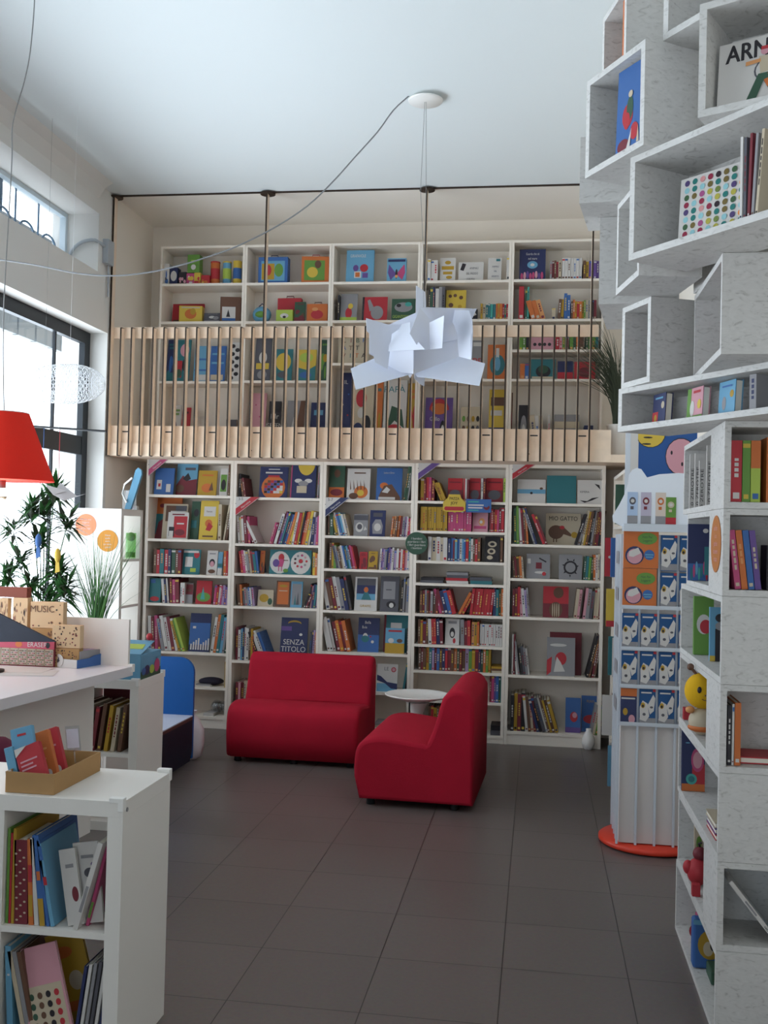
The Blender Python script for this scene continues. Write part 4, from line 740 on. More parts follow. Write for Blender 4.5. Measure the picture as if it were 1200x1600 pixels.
# ================================================================ SOFAS AND TABLE
def sofa(loc, rz, label, W=.985, Dp=.70):
    e = empty('sofa', loc, rz, label, 'sofa', None)
    # profile in (y, z): y=0 front, y=Dp back
    prof = [(.035, .04), (.0, .18), (.005, .33), (.04, .395), (.11, .425), (.2, .43), (.41, .405), (.43, .41), (.47, .52), (.505, .66), (.52, .70), (.56, .735), (.61, .745), (.655, .73), (.685, .69), (.70, .60), (.70, .04)]
    P = [Vector((a * 1.07, b, 0)) for a, b in prof]; S_ = []
    n = len(P)
    for i in range(n):
        if i in (0, n - 1, n - 2): S_.append(P[i]); continue
        a, b, c, d = P[i - 1], P[i], P[i + 1], P[min(i + 2, n - 1)]
        for k in range(3):
            t = k / 3; S_.append(.5 * ((2 * b) + (c - a) * t + (2 * a - 5 * b + 4 * c - d) * t * t + (3 * b - a - 3 * c + d) * t ** 3))
    pts = [(p.x, p.y) for p in S_]; nn = len(pts)
    # rings across the width, pulled in at both ends for a soft upholstered edge
    cx, cz = .38, .28
    ring = [(-W / 2, .90), (-W / 2 + .004, .955), (-W / 2 + .015, .985), (-W / 2 + .035, 1.0), (0, 1.003), (W / 2 - .035, 1.0), (W / 2 - .015, .985), (W / 2 - .004, .955), (W / 2, .90)]
    vs = []
    def inset(k):
        o = []
        for i, (y, z) in enumerate(pts):
            a = Vector(pts[i - 1]); b = Vector(pts[(i + 1) % nn]); tn = (b - a).normalized(); nrm = Vector((tn.y, -tn.x)); dd = (1 - k) * .28
            o.append((y + nrm.x * dd, z + nrm.y * dd))
        return o
    for x, k in ring: vs += [(x, y, z) for y, z in inset(k)]
    fs = []
    for j in range(len(ring) - 1):
        for i in range(nn): fs.append((j * nn + i, (j + 1) * nn + i, (j + 1) * nn + (i + 1) % nn, j * nn + (i + 1) % nn))
    m = MB(); m.add(vs, fs, redfab, True); m.add(vs[:nn], [tuple(range(nn))], redfab); m.add(vs[-nn:], [tuple(range(nn - 1, -1, -1))], redfab)
    m.build('upholstered_body', e)
    for x in (-W / 2 + .07, 0, W / 2 - .07):
        for y in (.10, Dp - .07): MB().lathe([(.026, 0), (.028, .004), (.024, .048)], black, 16, (x, y, 0)).build('foot', e)
    return e
a = atz(352, 1191, 0); b = atz(556, 1204, 0)
sofa(((a.x + b.x) / 2 + .0, 7.37, 0), -.02, 'red fabric two-seat sofa with its back to the bookcases')
# second sofa: seat towards -x
o = sofa((-1.09, 6.92, 0), -PI / 2 - .04, 'red fabric sofa turned side-on in front of the round white table', Dp=.70)
t = empty('side_table', (-.86, 7.72, 0), 0, 'small round white pedestal table between the two red sofas', 'table')
MB().lathe([(.0, .455), (.05, .455), (.12, .468), (.21, .492), (.243, .505), (.245, .511), (.24, .514), (.225, .505), (0, .502)], plastic, 48).build('tabletop', t)
MB().lathe([(.17, 0), (.175, .008), (.1, .03), (.05, .09), (.035, .2), (.04, .36), (.07, .44), (.085, .455)], plastic, 32).build('pedestal', t)
MB().tube([(-.05, -.09, .01), (-.05, -.09, .462)], .006, black).build('support_rod', t)
# small white vase on the floor
p = atz(919, 1171, 0); o = MB().lathe([(.026, 0), (.04, .01), (.052, .05), (.05, .09), (.03, .13), (.02, .15), (.022, .165), (.018, .168), (0, .166)], plastic, 24).build('floor_vase', loc=p); tag(o, 'small white bottle-shaped vase on the floor by the bookcases', 'vase')
# kid's bench
bl = mat('blue_painted_board', '#0d559c', .45); nv = mat('navy_board', '#151a2c', .6); lam = mat('pale_seat_laminate', '#b8bccb', .45); bre = mat('brown_board_edge', '#5b3a34', .6)
bx, by0, by1 = -2.43, 6.62, 7.22
bn = empty('toy_bench', (bx, by1, 0), 0, 'blue and navy children\'s bench behind the white display cabinet', 'bench')
Hb = at(280, 1027, by1).z; R_ = .11
pts = [(-.62, .05), (-.0, .05), (0, Hb - R_)] + [(-R_ + R_ * math.cos(a), Hb - R_ + R_ * math.sin(a)) for a in [PI / 2 * k / 8 for k in range(1, 9)]] + [(-.62 + R_ - R_ * math.sin(a), Hb - R_ + R_ * math.cos(a)) for a in [PI / 2 * k / 8 for k in range(0, 9)]]
MB().prism(pts, 0, .03, bl, 'y').build('back_board', bn, bevel=.003)
sz = .36; pts = [(-.6, .07), (-.57, .04), (-.04, .04), (0, .1), (0, sz - .03), (-.6, sz - .03)]
MB().prism(pts, -.03, 0, nv, 'x').build('side_board', bn); MB().prism(pts, -.62, -.59, nv, 'x').build('side_board', bn)
MB().box(-.59, -.03, -.6, -.58, .05, sz - .03, nv).build('front_board', bn)
MB().box(-.62, .0, -.61, -.001, sz - .03, sz - .008, bre).box(-.62, 0, -.61, -.001, sz - .008, sz, lam).build('seat', bn)
p = atz(318, 1168, 0); m = MB(); m.lathe([(.03, 0), (.08, .03), (.095, .12), (.09, .22), (.05, .30), (.02, .33), (.035, .36)], mat('white_bag_film', '#d6cdd2', .4), 14)
o = m.build('plastic_bag', loc=(-2.5, 7.42, .0)); tag(o, 'white plastic bag standing on the floor behind the blue bench', 'bag')
# ================================================================ CUBE SHELVES (outer boards 5 cm, cells 33-35 cm)
def cube_unit(name, loc, rz, cols, rows, H, dep, label, W=None, cat='shelf unit', wt=.05, it=.02):
    W = W or (2 * wt + cols * .335 + (cols - 1) * it); e = empty(name, loc, rz, label, cat)
    MB().box(0, wt, 0, dep, wt, H - wt, white).build('side_panel', e); MB().box(W - wt, W, 0, dep, wt, H - wt, white).build('side_panel', e)
    MB().box(0, W, 0, dep, H - wt, H, white).build('top_panel', e, bevel=.001); MB().box(0, W, 0, dep, 0, wt, white).build('bottom_panel', e)
    ch = (H - 2 * wt - (rows - 1) * it) / rows; cw = (W - 2 * wt - (cols - 1) * it) / cols
    for i in range(1, rows): z = wt + i * ch + (i - 1) * it; MB().box(wt, W - wt, .002, dep, z, z + it, white).build('shelf', e)
    for i in range(1, cols): x = wt + i * cw + (i - 1) * it; MB().box(x, x + it, .001, dep - .001, wt, H - wt, white).build('divider', e)
    return e, W, ch, cw, wt, it
# ---- near left unit
KX, KY, KH, KD = -1.26, 3.10, .844, .42
eA, WA, chA, cwA, wt, it = cube_unit('cube_shelf', (KX - .81, KY, 0), 0, 2, 2, KH, KD, 'white cube shelf with two rows of books, nearest on the left', W=.81)
clip = MB(); clip.box(-.035, .012, -.015, .012, -.004, .012, plastic).box(-.006, .012, -.015, .012, -.03, 0, plastic)
for (x, y) in ((.80, 0), (.80, KD)):
    o = clip.build('corner_clip', eA, bevel=.002); o.location = (x, y + (.008 if y == 0 else 0), KH)
for (z) in (KH - .03, .05): MB().lathe([(.007, 0), (.007, .003)], 's', 12, M=Matrix.Translation((.8095, .03, z)) @ Matrix.Rotation(PI / 2, 4, 'Y')).build('screw_cap', eA)
x0A = KX - .05 - cwA; zA = [wt, wt + chA + it]    # right column of cells
def near_book(x, w, h, d, c, ang, z, label, art=None, y=KY + .02, rz=0, name='picture_book', grp='books in the near cube shelf'):
    m = MB(); cm = pm(c); ct = min(.002, w * .2)
    m.box(0, w, 0, .0025, 0, h, cm).box(0, ct, .0025, d, 0, h, cm).box(w - ct, w, .0025, d, 0, h, cm); o = m.build(name)
    MB().box(ct, w - ct, .0025, d - .004, .003, h - .004, paper).build('page_block', o)
    if art:
        q = MB(); q.art(art, w, h, -.0002); q.v = [(a + w / 2, b, c_) for a, b, c_ in q.v]; q.build('spine_print', o)
    side = -w if ang > 0 else 0
    o.location = (x, y, z + .0006); o.rotation_euler = (0, ang, rz)
    if side:
        o.data.transform(Matrix.Translation((side, 0, 0)))
        for c_ in o.children: c_.data.transform(Matrix.Translation((side, 0, 0)))
    tag(o, label, 'book', grp); return o
CL = 'upper cell of the near cube shelf'
zz = zA[1]; xx = x0A + .004
near_book(xx, .009, .30, .30, 'g', 0, zz, 'thin green book at the left end, ' + CL); near_book(xx + .0105, .007, .285, .28, 'r', 0, zz, 'thin red book right of the green one, ' + CL); near_book(xx + .019, .010, .30, .3, 'Y', 0, zz, 'mustard book right of the thin red one, ' + CL)
near_book(xx + .0305, .044, .265, .22, 'R', -.03, zz, 'thick dark red book with white dotted spine, ' + CL, [('e', .2 + .3 * (i % 3), .05 + .044 * i, .1, .012, 'e') for i in range(20)])
near_book(xx + .079, .016, .27, .25, 'o', -.05, zz, 'orange and yellow book beside the dotted one, ' + CL, [('r', .1, .1, .9, .35, 'Y'), ('r', .1, .5, .9, .7, 'r')])
near_book(xx + .099, .014, .275, .27, 'w', -.09, zz, 'white spined book left of the blue ones, ' + CL); near_book(xx + .116, .020, .285, .28, 'b', -.12, zz, 'thick blue book with yellow foot, ' + CL, [('r', .05, 0, .95, .3, 'Y'), ('r', .2, .5, .8, .6, 'o')])
near_book(xx + .140, .010, .27, .25, 'b', -.16, zz, 'thin blue book leaning beside the thick blue one, ' + CL); near_book(xx + .154, .013, .262, .25, 'c', -.21, zz, 'leaning light blue comic with coloured spine, ' + CL, [('r', .05, .8, .95, .97, 'b'), ('r', .05, .5, .95, .6, 'r')])
# two open-faced leaning white covers seen from the front
def face_near(x, y, w, h, c, art, ang, label, z, rz=0, tilt=-.1, t=.012):
    m = MB(); cm = pm(c); m.box(0, w, 0, .0025, 0, h, cm).box(0, w, t - .0025, t, 0, h, cm).box(0, .003, .0025, t - .0025, 0, h, cm); q = MB().art(art, w, h); q.v = [(a + w / 2, b, c_) for a, b, c_ in q.v]
    o = m.build('picture_book'); MB().box(.003, w - .003, .0025, t - .0025, .003, h - .003, paper).build('page_block', o); q.build('cover_print', o)
    o.matrix_world = Matrix.Translation((x, y, z)) @ Matrix.Rotation(rz, 4, 'Z') @ Matrix.Rotation(ang, 4, 'Y') @ Matrix.Rotation(tilt, 4, 'X'); tag(o, label, 'book', 'books in the near cube shelf'); return o
face_near(xx + .205, KY + .035, .055, .235, 'w', [('e', .7, .4, .2, .1, 'R'), ('r', .3, .75, .8, .8, 's')], -.22, 'narrow white book with a red motif, ' + CL, zz + .001)
face_near(xx + .228, KY + .06, .085, .25, 'w', [('e', .6, .62, .22, .06, 'q'), ('c', .75, .72, .08, 'p'), ('r', .3, .8, .8, .84, 's')], -.16, 'white book with a small grey animal, ' + CL, zz + .001)
near_book(xx + .247, .016, .285, .28, 'w', .27, zz, 'white spined book leaning right against the cabinet side, ' + CL, [('r', .2, .2, .8, .5, 's')], y=KY + .01)
near_book(xx + .266, .010, .26, .25, 'm', .23, zz, 'pink and green book behind the right leaning one, ' + CL, [('r', .1, .1, .9, .3, 'g')], y=KY + .05)
CL = 'lower cell of the near cube shelf'; zz = zA[0]
near_book(xx + .02, .02, .31, .3, 'c', -.06, zz, 'thick light blue book at the left, ' + CL, [('r', .3, .7, .7, .72, 'w')])
for k, (c, nm) in enumerate((('e', 'cream'), ('s', 'grey'), ('n', 'brown'))): near_book(xx + .078 + k * .016, .014, .30, .3, c, -.23, zz, f'{nm} book leaning left in the fan, ' + CL)
m = [('r', .05, .05, .95, .6, 'e')] + [('e', .2 + .2 * (i % 4), .1 + .1 * (i // 4), .06, .035, 'Gnkr'[i % 4]) for i in range(20)] + [('r', .15, .75, .9, .9, 'P')]
ob = face_near(xx + .112, KY + .012, .145, .30, 'P', m, -.31, 'spiral bound sticker book with dark blobs, ' + CL, zz + .001)
sb = MB()
for k in range(26): sb.lathe([(.004, -.0015), (.004, .0015)], 'R', 8, (-.001, .004, .01 + k * .0108))
sb.build('spiral_binding', ob)
face_near(xx + .17, KY + .12, .13, .31, 'Y', [('e', .4, .8, .25, .06, 'o'), ('e', .6, .5, .2, .1, 'e'), ('r', .2, .2, .8, .3, 'o')], -.33, 'large mustard picture book behind the spiral one, ' + CL, zz + .001)
for k in range(6): near_book(xx + .245 + k * .0155, .010, .27 + .006 * k, .3, 'BwsqwB'[k], .13, zz, f'magazine leaning right, {["first", "second", "third", "fourth", "fifth", "last"][k]} of the right six, ' + CL)
# ---- cardboard tray with boxed packs
tr = empty('cardboard_tray', (0, 0, 0), 0, 'open brown cardboard tray on top of the near cube shelf', 'tray')
c1 = atz(84, 1243, KH); c2 = atz(160, 1205, KH); c0_ = atz(8, 1238, KH)
ux = (c1 - c0_).normalized(); W_ = (c1 - c0_).length; vy = (c2 - c1).normalized(); D_ = (c2 - c1).length
vy = Vector((-ux.y, ux.x, 0)) if vy.dot(Vector((-ux.y, ux.x, 0))) > 0 else vy
MT = Matrix(((ux.x, vy.x, 0, c0_.x), (ux.y, vy.y, 0, c0_.y), (0, 0, 1, KH + .001), (0, 0, 0, 1)))
D_ = max(D_, .22)
tm = MB(); h_ = .066
for (a0, a1, b0, b1) in ((0, W_, 0, .003), (0, W_, D_ - .003, D_), (0, .003, .003, D_ - .003), (W_ - .003, W_, .003, D_ - .003)): tm.box(a0, a1, b0, b1, 0, h_, card)
tm.build('side_walls', tr); MB().box(.003, W_ - .003, .003, D_ - .003, 0, .003, card).build('tray_floor', tr)
tr.matrix_world = MT
def pack(u, v, w, h, t, c, art, rzz, tilt, label, name='card_pack'):
    o = MB().box(0, w, 0, t, 0, h, c).build(name, bevel=.0015); q = MB().art(art, w, h); q.v = [(a + w / 2, b - .0005, c_) for a, b, c_ in q.v]; q.build('label_print', o)
    o.matrix_world = MT @ Matrix.Translation((u, v, .005)) @ Matrix.Rotation(rzz, 4, 'Z') @ Matrix.Rotation(tilt[1], 4, 'Y') @ Matrix.Rotation(-tilt[0], 4, 'X'); tag(o, label, 'pack'); return o
figs = lambda c: [('r', .12, .62, .8, .66, c), ('r', .12, .52, .6, .56, c), ('r', .12, .42, .7, .46, c), ('e', .7, .14, .13, .08, 'w')]
pack(.055, .018, .085, .135, .022, 'r', figs('P') + [('p', [(0, 1), (.5, 1), (0, .8)], 'w')], .15, (.35, -.42), 'red boxed pack with white corner, front row of the tray')
pack(.06, .085, .078, .165, .025, 'o', figs('O'), .15, (.3, -.36), 'orange boxed pack in the middle of the tray')
pack(.065, .15, .072, .165, .025, 'r', figs('P'), .15, (.3, -.36), 'red boxed pack at the right end of the tray')
pack(.012, .055, .075, .185, .02, 'c', [('r', .3, .85, .7, .89, 'r')], .1, (.25, -.28), 'tall light blue pack, tallest in the tray')
pack(.006, .03, .03, .13, .012, 'c', [], .1, (.2, -.33), 'thin pale blue pack at the left of the tray'); pack(.03, .035, .03, .11, .01, 'B', [], .1, (.2, -.35), 'thin navy pack in front of the tall light blue one')
pack(.03, .19, .06, .15, .02, 'g', figs('w'), .1, (.2, -.2), 'green pack at the back of the tray')
pack(.004, .006, .018, .06, .01, 'w', [], 0, (.05, -.2), 'small white card in the near corner of the tray')
# clear price card
o = MB().box(0, .05, 0, .002, 0, .085, clearp).build('acrylic_card_holder'); MB().box(.004, .046, -.0012, -.0004, .012, .075, mat('pale_card', '#c9c3cf', .6)).build('price_card', o); o.matrix_world = MT @ Matrix.Translation((.125, .17, .10)) @ Matrix.Rotation(-.12, 4, 'Y'); tag(o, 'clear card holder rising from the back of the tray', 'card holder')
MB().tube([(.025, .003, .005), (.025, .003, -.095)], .003, clearp).build('stem', o)
# maroon bag at the left edge
m = MB(); m.ball((0, 0, .2), .13, .2, .22, mat('maroon_fabric', '#5a1230', .8)); o = m.build('shoulder_bag', loc=(-2.16, 3.95, .42)); tag(o, 'maroon fabric bag resting on a stool at the left edge', 'bag')
m = MB(); m.lathe([(.14, .4), (.15, .41), (.15, .44), (0, .441)], white, 20)
st = m.build('stool', loc=(-2.16, 3.95, -.02)); tag(st, 'small white stool under the maroon bag at the left edge', 'stool')
for k in range(3): MB().tube([(.1 * math.cos(k * 2.1), .1 * math.sin(k * 2.1), .4), (.14 * math.cos(k * 2.1), .14 * math.sin(k * 2.1), .02)], .012, white).build('leg', st)
# ---- display cabinet behind the counter end
kb = atz(212, 1063, KH); kc = atz(258, 1053, KH)
KBX, KBY = -2.19, 5.56
eB, WB, chB, cwB, _, _ = cube_unit('cube_shelf', (KBX - .43, KBY, 0), 0, 1, 2, KH, .40, 'white cube shelf beyond the counter with a blue box on top', W=.43)
for y in (0, .4): o = clip.build('corner_clip', eB, bevel=.002); o.location = (.42, y + (.008 if y == 0 else 0), KH)
for k, c in enumerate('neRnYen'):
    o = spine_book(.022, .27 - .01 * (k % 3), .26, c, -1).build('shelf_book'); o.location = (KBX - .375 + k * .04, KBY + .04, .05 + chB + .02 + .0006); o.rotation_euler = (0, .13, 0); o.data.transform(Matrix.Translation((0, 0, .0035)))
    tag(o, f'{CN[c]} book leaning inside the cabinet beyond the counter, {["first", "second", "third", "fourth", "fifth", "sixth", "last"][k]} from left', 'book', 'books in the cabinet beyond the counter')
o = cover_book(.3, .31, .01, 'r', [('r', .7, 0, 1, 1, 'b'), ('r', 0, .7, .7, 1, 'R')]).build('poster_card'); o.location = (KBX - .215, KBY + .37, .05 + chB + .021); tag(o, 'red and blue board standing behind the leaning books in the cabinet', 'board')
# blue puzzle box on its top
bb = empty('puzzle_box', (KBX - .005, KBY + .03, KH + .001), .0, 'light blue puzzle box with open flap on the cabinet beyond the counter', 'box')
w_, h2, d_ = .26, .14, .32
o = MB().box(-w_, 0, 0, d_, 0, h2, 'c').build('box_body', bb, bevel=.002)
q = MB(); q.art([('r', .0, .0, 1, .3, 'G'), ('e', .3, .32, .14, .2, 'B'), ('e', .55, .3, .12, .18, 'L'), ('e', .8, .4, .14, .28, 'm'), ('e', .14, .3, .1, .15, 'b')], d_ - .01, h2); q.v = [(-b + .0003, a + d_ / 2, c_) for a, b, c_ in q.v]; q.build('side_picture', bb)
MB().add([(-w_, 0, h2 + .002), (.0, 0, h2 + .002), (-.03, d_ * .9, h2 + .05), (-w_ - .02, d_ * .9, h2 + .05)], [(0, 1, 2, 3)], 'c').build('box_lid', bb, solid=.004)
MB().add([(-.12, .1, h2 + .022), (-.03, .1, h2 + .022), (-.05, .2, h2 + .038), (-.16, .2, h2 + .038)], [(0, 1, 2, 3)], 'L').build('lid_picture', bb, solid=.001)
o = MB().ball((0, 0, 0), .02, .02, .022, 'r').build('toy_ball'); q = at(215, 995, KBY + .18); o.location = (KBX - .06, KBY + .30, KH + h2 + .076); tag(o, 'small red ball on the lid of the light blue puzzle box', 'ball')
# ================================================================ COUNTER
CZ = .95
cf = atz(208, 1041, CZ); cn = atz(3, 1092, CZ); cd_ = (cf - cn).normalized(); yaw = math.atan2(cd_.y, cd_.x) - PI / 2; Lc = (cf - cn).length + .75
ct_ = empty('shop_counter', (cf.x, cf.y, 0), yaw, 'white shop counter with thick worktop along the left side', 'counter')
counterm = mat('white_counter_laminate', '#dcd9dc', .3)
MB().box(-.75, 0, -Lc, 0, CZ - .05, CZ, counterm).build('worktop', ct_, bevel=.0015)
MB().box(-.72, -.2, -Lc + .05, -.05, .05, CZ - .05, white).build('counter_body', ct_)
MB().box(-.69, -.24, -Lc + .09, -.09, 0, .05, white).build('plinth', ct_)
ph = at(150, 966, cf.y).z - CZ
MB().box(-.75, -.02, -.022, -.002, CZ, CZ + ph, white).build('end_screen', ct_)
o = clip.build('corner_clip', ct_, bevel=.002); o.location = (-.004, -.006, CZ)
CM = Matrix.Translation((cf.x, cf.y, CZ)) @ Matrix.Rotation(yaw, 4, 'Z')
def onc(px, py):   # photo point on the worktop -> counter coordinates
    p = CM.inverted() @ atz(px, py, CZ); return p.x, p.y
def put(o, px, py, rz=0, dz=.0008): x, y = onc(px, py); o.matrix_world = CM @ Matrix.Translation((x, y, dz)) @ Matrix.Rotation(rz - yaw, 4, 'Z'); return o
hs = lambda px, y0, y1, Y: at(px, y0, Y).z - at(px, y1, Y).z
# eraser display
Ye = atz(84, 1042, CZ).y; w_ = .36; h_ = .135
er = empty('eraser_display', (0, 0, 0)); tag(er, 'red topped display box of erasers on the counter', 'display box')
MB().box(-w_, 0, .0, .1, 0, .003, 'R').box(-w_, 0, .097, .1, .003, h_ + .01, 'R').box(-.004, 0, 0, .097, .003, h_, 'R').box(-w_, -w_ + .004, 0, .097, .003, h_, 'R').build('box_tray', er)
q = MB().box(-w_, 0, -.004, 0, h_ * .7, h_, mat('eraser_header', '#b4485c', .5)); vs, fs = text_geo('ERASER'); q.add([(-.095 + v.x * .034, -.0048, h_ * .85 + v.y * .036) for v in vs], fs, 'w'); q.add([(-.2 + .02 * math.cos(a), -.0048, h_ * .85 + .015 * math.sin(a)) for a in [PI * k / 8 for k in range(16)]], [tuple(range(16))], 'o'); q.add([(-.035 + .012 * math.cos(a), -.0048, h_ * .85 + .016 * math.sin(a)) for a in [PI * k / 8 for k in range(16)]], [tuple(range(16))], 'k'); q.build('header_strip', er)
er.matrix_world = CM @ Matrix.Translation((*onc(84, 1043), .0008)) @ Matrix.Rotation(-yaw, 4, 'Z')
em = MB(); em.box(0, .046, 0, .02, 0, h_ * .64, 'e')
for i in range(5):
    for j in range(7): em.art([('r', .08 + .18 * i, .05 + .13 * j, .2 + .18 * i, .13 + .13 * j, 'qnPkmsR'[(i * 2 + j) % 7])], .046, h_ * .64)
em.v = [(a + (.023 if b < 0 else 0), b, c_) for a, b, c_ in em.v]
proto = None
for k in range(7):
    if proto is None: proto = em.build('eraser_pack'); o = proto
    else: o = proto.copy(); COL.objects.link(o)
    o.matrix_world = er.matrix_world @ Matrix.Translation((-.055 - k * .0495, .006, .005)); tag(o, 'pack of printed erasers standing in the red display box', 'eraser pack', 'eraser packs in the display')
# blue low tray with round badge
tb = empty('counter_tray', (0, 0, 0)); tag(tb, 'low blue display tray with a round white badge on the counter', 'tray')
m = MB(); m.prism([(0, 0), (.30, 0), (.30, .09), (.25, .065), (.13, .055), (.1, .045), (0, .045)], 0, .003, 'B' if False else 'b', 'x'); m.box(-.16, 0, 0, .3, 0, .003, 'b').box(-.16, 0, .297, .3, .003, .075, 'b').prism([(0, 0), (.30, 0), (.30, .09), (.25, .065), (.13, .055), (.1, .045), (0, .045)], -.16, -.157, 'b', 'x'); m.build('tray_body', tb)
MB().box(-.16, 0, -.003, 0, 0, .045, 'w').build('front_panel', tb)
m = MB(); m.prism([(.0 + .034 * math.cos(a), .036 + .034 * math.sin(a)) for a in [2 * PI * k / 24 for k in range(24)]], -.006, -.003, 'w'); m.add([(-.012 + v[0], -.0066, .036 + v[1]) for v in ((0, 0), (.02, .012), (.012, .02), (.024, -.002), (.01, -.014))], [(0, 1, 2, 3, 4)], 'q'); o = m.build('round_badge', tb); o.location = (-.12, 0, 0)
tb.matrix_world = CM @ Matrix.Translation((*onc(120, 1045), .0008)) @ Matrix.Rotation(-yaw - .25, 4, 'Z')
# clear dividers with goods in the tray
o = MB()
for k in range(5): o.box(-.148 + .03 * k, -.124 + .03 * k, .03, .2, .006, .085, ('s', 'P', 's', 'l', 's')[k])
o = o.build('pencil_pouch'); o['kind'] = 'x'; del o['kind']; o.matrix_world = tb.matrix_world.copy(); tag(o, 'pale packs standing inside the blue counter tray', 'packs')
# small orange card box at the right of the tray
o = MB().box(-.035, .035, 0, .03, 0, .16, 'o').build('card_pack', bevel=.001); q = MB().art([('r', .1, .55, .9, .97, 'w'), ('r', .1, .4, .9, .55, 'P'), ('e', .4, .15, .15, .06, 'e'), ('e', .7, .15, .12, .06, 'e')], .07, .16); q.build('label_print', o); put(o, 152, 1030, .1); tag(o, 'orange card pack with white label in front of the end screen', 'pack')
# music boxes
mbx = mat('kraft_printed_board', '#cbae8a', .75)
def musicbox(px, py, w, h, d, rz, dz, label, tx=None, seed=0, c=None):
    o = MB().box(-w / 2, w / 2, 0, d, 0, h, c or mbx).build('music_box', bevel=.001); r = random.Random(seed); sh = []
    for k in range(16 if tx else 40):
        x, y = r.uniform(.06, .94), r.uniform(.06, .94)
        if tx and .05 < x < .75 and y > .5: continue
        sh.append(('e', x, y, .025 * r.uniform(.6, 1.4), .035 * r.uniform(.6, 1.5), 'nkRn'[k % 4]))
    if tx: sh.append(T(.36, .72, .36, tx, 'n', .95))
    MB().art(sh, w, h).build('printed_notes', o); o.matrix_world = CM @ Matrix.Translation((*onc_y(px, py), dz)) @ Matrix.Rotation(rz - yaw, 4, 'Z'); tag(o, label, 'box'); return o
def onc_y(px, Y): p = CM.inverted() @ at(px, 1000, Y); return p.x, p.y
musicbox(30, 5.285, .085, .355, .05, .0, .0008, 'tall patterned kraft box left of the MUSIC box', None, 1)
musicbox(72, 5.285, .185, .14, .05, .03, .1975, 'kraft box lettered MUSIC, highest on the counter', 'MUSIC', 2)
musicbox(72, 5.28, .18, .195, .055, .03, .0008, 'plain kraft box under the box lettered MUSIC', None, 3, card)
musicbox(103, 5.22, .155, .12, .05, .03, .1025, 'kraft box with dense dark pattern beside the MUSIC box', None, 4)
musicbox(103, 5.215, .15, .10, .055, .03, .0008, 'plain kraft box under the densely patterned box', None, 6, card)
musicbox(4, 5.285, .05, .35, .04, 0, .0008, 'narrow kraft box leaning at the far left of the counter', None, 5)
o = MB().box(-.2, .0, 0, .05, 0, .055, mat('brown_wood_tray', '#7a3f30', .6)).build('wooden_tray', bevel=.002); o.matrix_world = CM @ Matrix.Translation((*onc_y(40, 5.285), .3565)) @ Matrix.Rotation(-yaw, 4, 'Z'); tag(o, 'reddish brown wooden tray resting on the tall kraft boxes', 'tray')
# dark tilted screen at the left edge
sc = empty('register_screen', (0, 0, 0)); tag(sc, 'dark navy tilted register screen at the left edge of the counter', 'screen')
a0, a1, a2 = at(-60, 930, 4.9), at(86, 1003, 4.9), at(-60, 1003, 4.9)
MB().prism([(a0.x, a0.z), (a1.x, a1.z), (a2.x, a2.z)], 4.9, 4.92, mat('screen_dark', '#1b2030', .5)).build('screen_back', sc)
MB().lathe([(.09, CZ + .001), (.09, CZ + .012), (.02, CZ + .02), (.02, a2.z + .03)], black, 20, (a2.x + .12, 4.93, 0)).build('stand', sc)
# papers
for k, (px, py, rz) in enumerate(((40, 1052, .3), (30, 1047, .1))):
    o = MB().box(-.15, .15, -.1, .1, 0, .0008, 'w').build('paper_sheet'); put(o, px, py, rz, .0006 + .001 * k); tag(o, ('upper' if k else 'lower') + ' white paper sheet lying in front of the eraser display', 'paper')
# ================================================================ DISPLAY UNIT BY THE WINDOW (tall cube shelf, open towards the shop)
X5 = -3.1; p = atx(190, 795, X5); H5 = p.z; Y5 = p.y
e5 = empty('tall_cube_shelf', (X5, Y5, 0), PI / 2); tag(e5, 'tall narrow white cube shelf standing by the shop window', 'shelf unit')
W5 = .43; d5 = .39; H_ = H5
MB().box(0, .05, 0, d5, .05, H_ - .05, white).build('side_panel', e5); MB().box(W5 - .05, W5, 0, d5, .05, H_ - .05, white).build('side_panel', e5)
MB().box(0, W5, 0, d5, H_ - .05, H_, white).build('top_panel', e5); MB().box(0, W5, 0, d5, 0, .05, white).build('bottom_panel', e5)
ch5 = (H_ - .1 - .08) / 5
for i in range(1, 5): z = .05 + i * ch5 + (i - 1) * .02; MB().box(.05, W5 - .05, .002, d5, z, z + .02, white).build('shelf', e5)
for k, (px, py, r_, c, txt, nm) in enumerate(((134, 820, 18, '#f08a62', ['Perché così', 'leggerai', 'abituato', 'un po oggi'], 'coral'), (168, 845, 18, '#c8862c', ['Nasce', 'quella', 'storia', 'qui sotto', 'i grandi'], 'orange'))):
    q = at(px, py, Y5 - .003); m = MB(); R2 = r_ * Y5 / F; m.prism([(R2 * math.cos(a), R2 * math.sin(a)) for a in [2 * PI * i / 32 for i in range(32)]], -.0015, 0, mat('sticker_' + nm, c, .6))
    for i, s in enumerate(txt): m.art([T(.5, .5, .115 if k else .125, s, 'w', .9)], R2 * 2, R2 * 2, -.0018, -R2 + R2 * (.5 - .27 * i))
    o = m.build('round_sticker', loc=(q.x, Y5 - .0005, q.z)); tag(o, f'round {nm} sticker with white lettering on the tall cube shelf end', 'sticker')
# green vase in the top cell
q = .05 + 4 * ch5 + 4 * .02; o = MB().lathe([(.036, 0), (.04, .005), (.04, .2), (.037, .2), (.036, .01), (0, .008)], glassmat('green_glass', (.75, .95, .7, 1), .1), 24).build('glass_vase', loc=(X5 - .045, Y5 + .31, q + .001))
MB().lathe([(.034, .012), (.034, .05), (0, .05)], 'g', 20).build('moss', o); MB().ball((0, 0, .17), .035, .035, .035, 'g').build('green_leaf', o); tag(o, 'glass vase with green contents in the top cell of the tall shelf', 'vase')
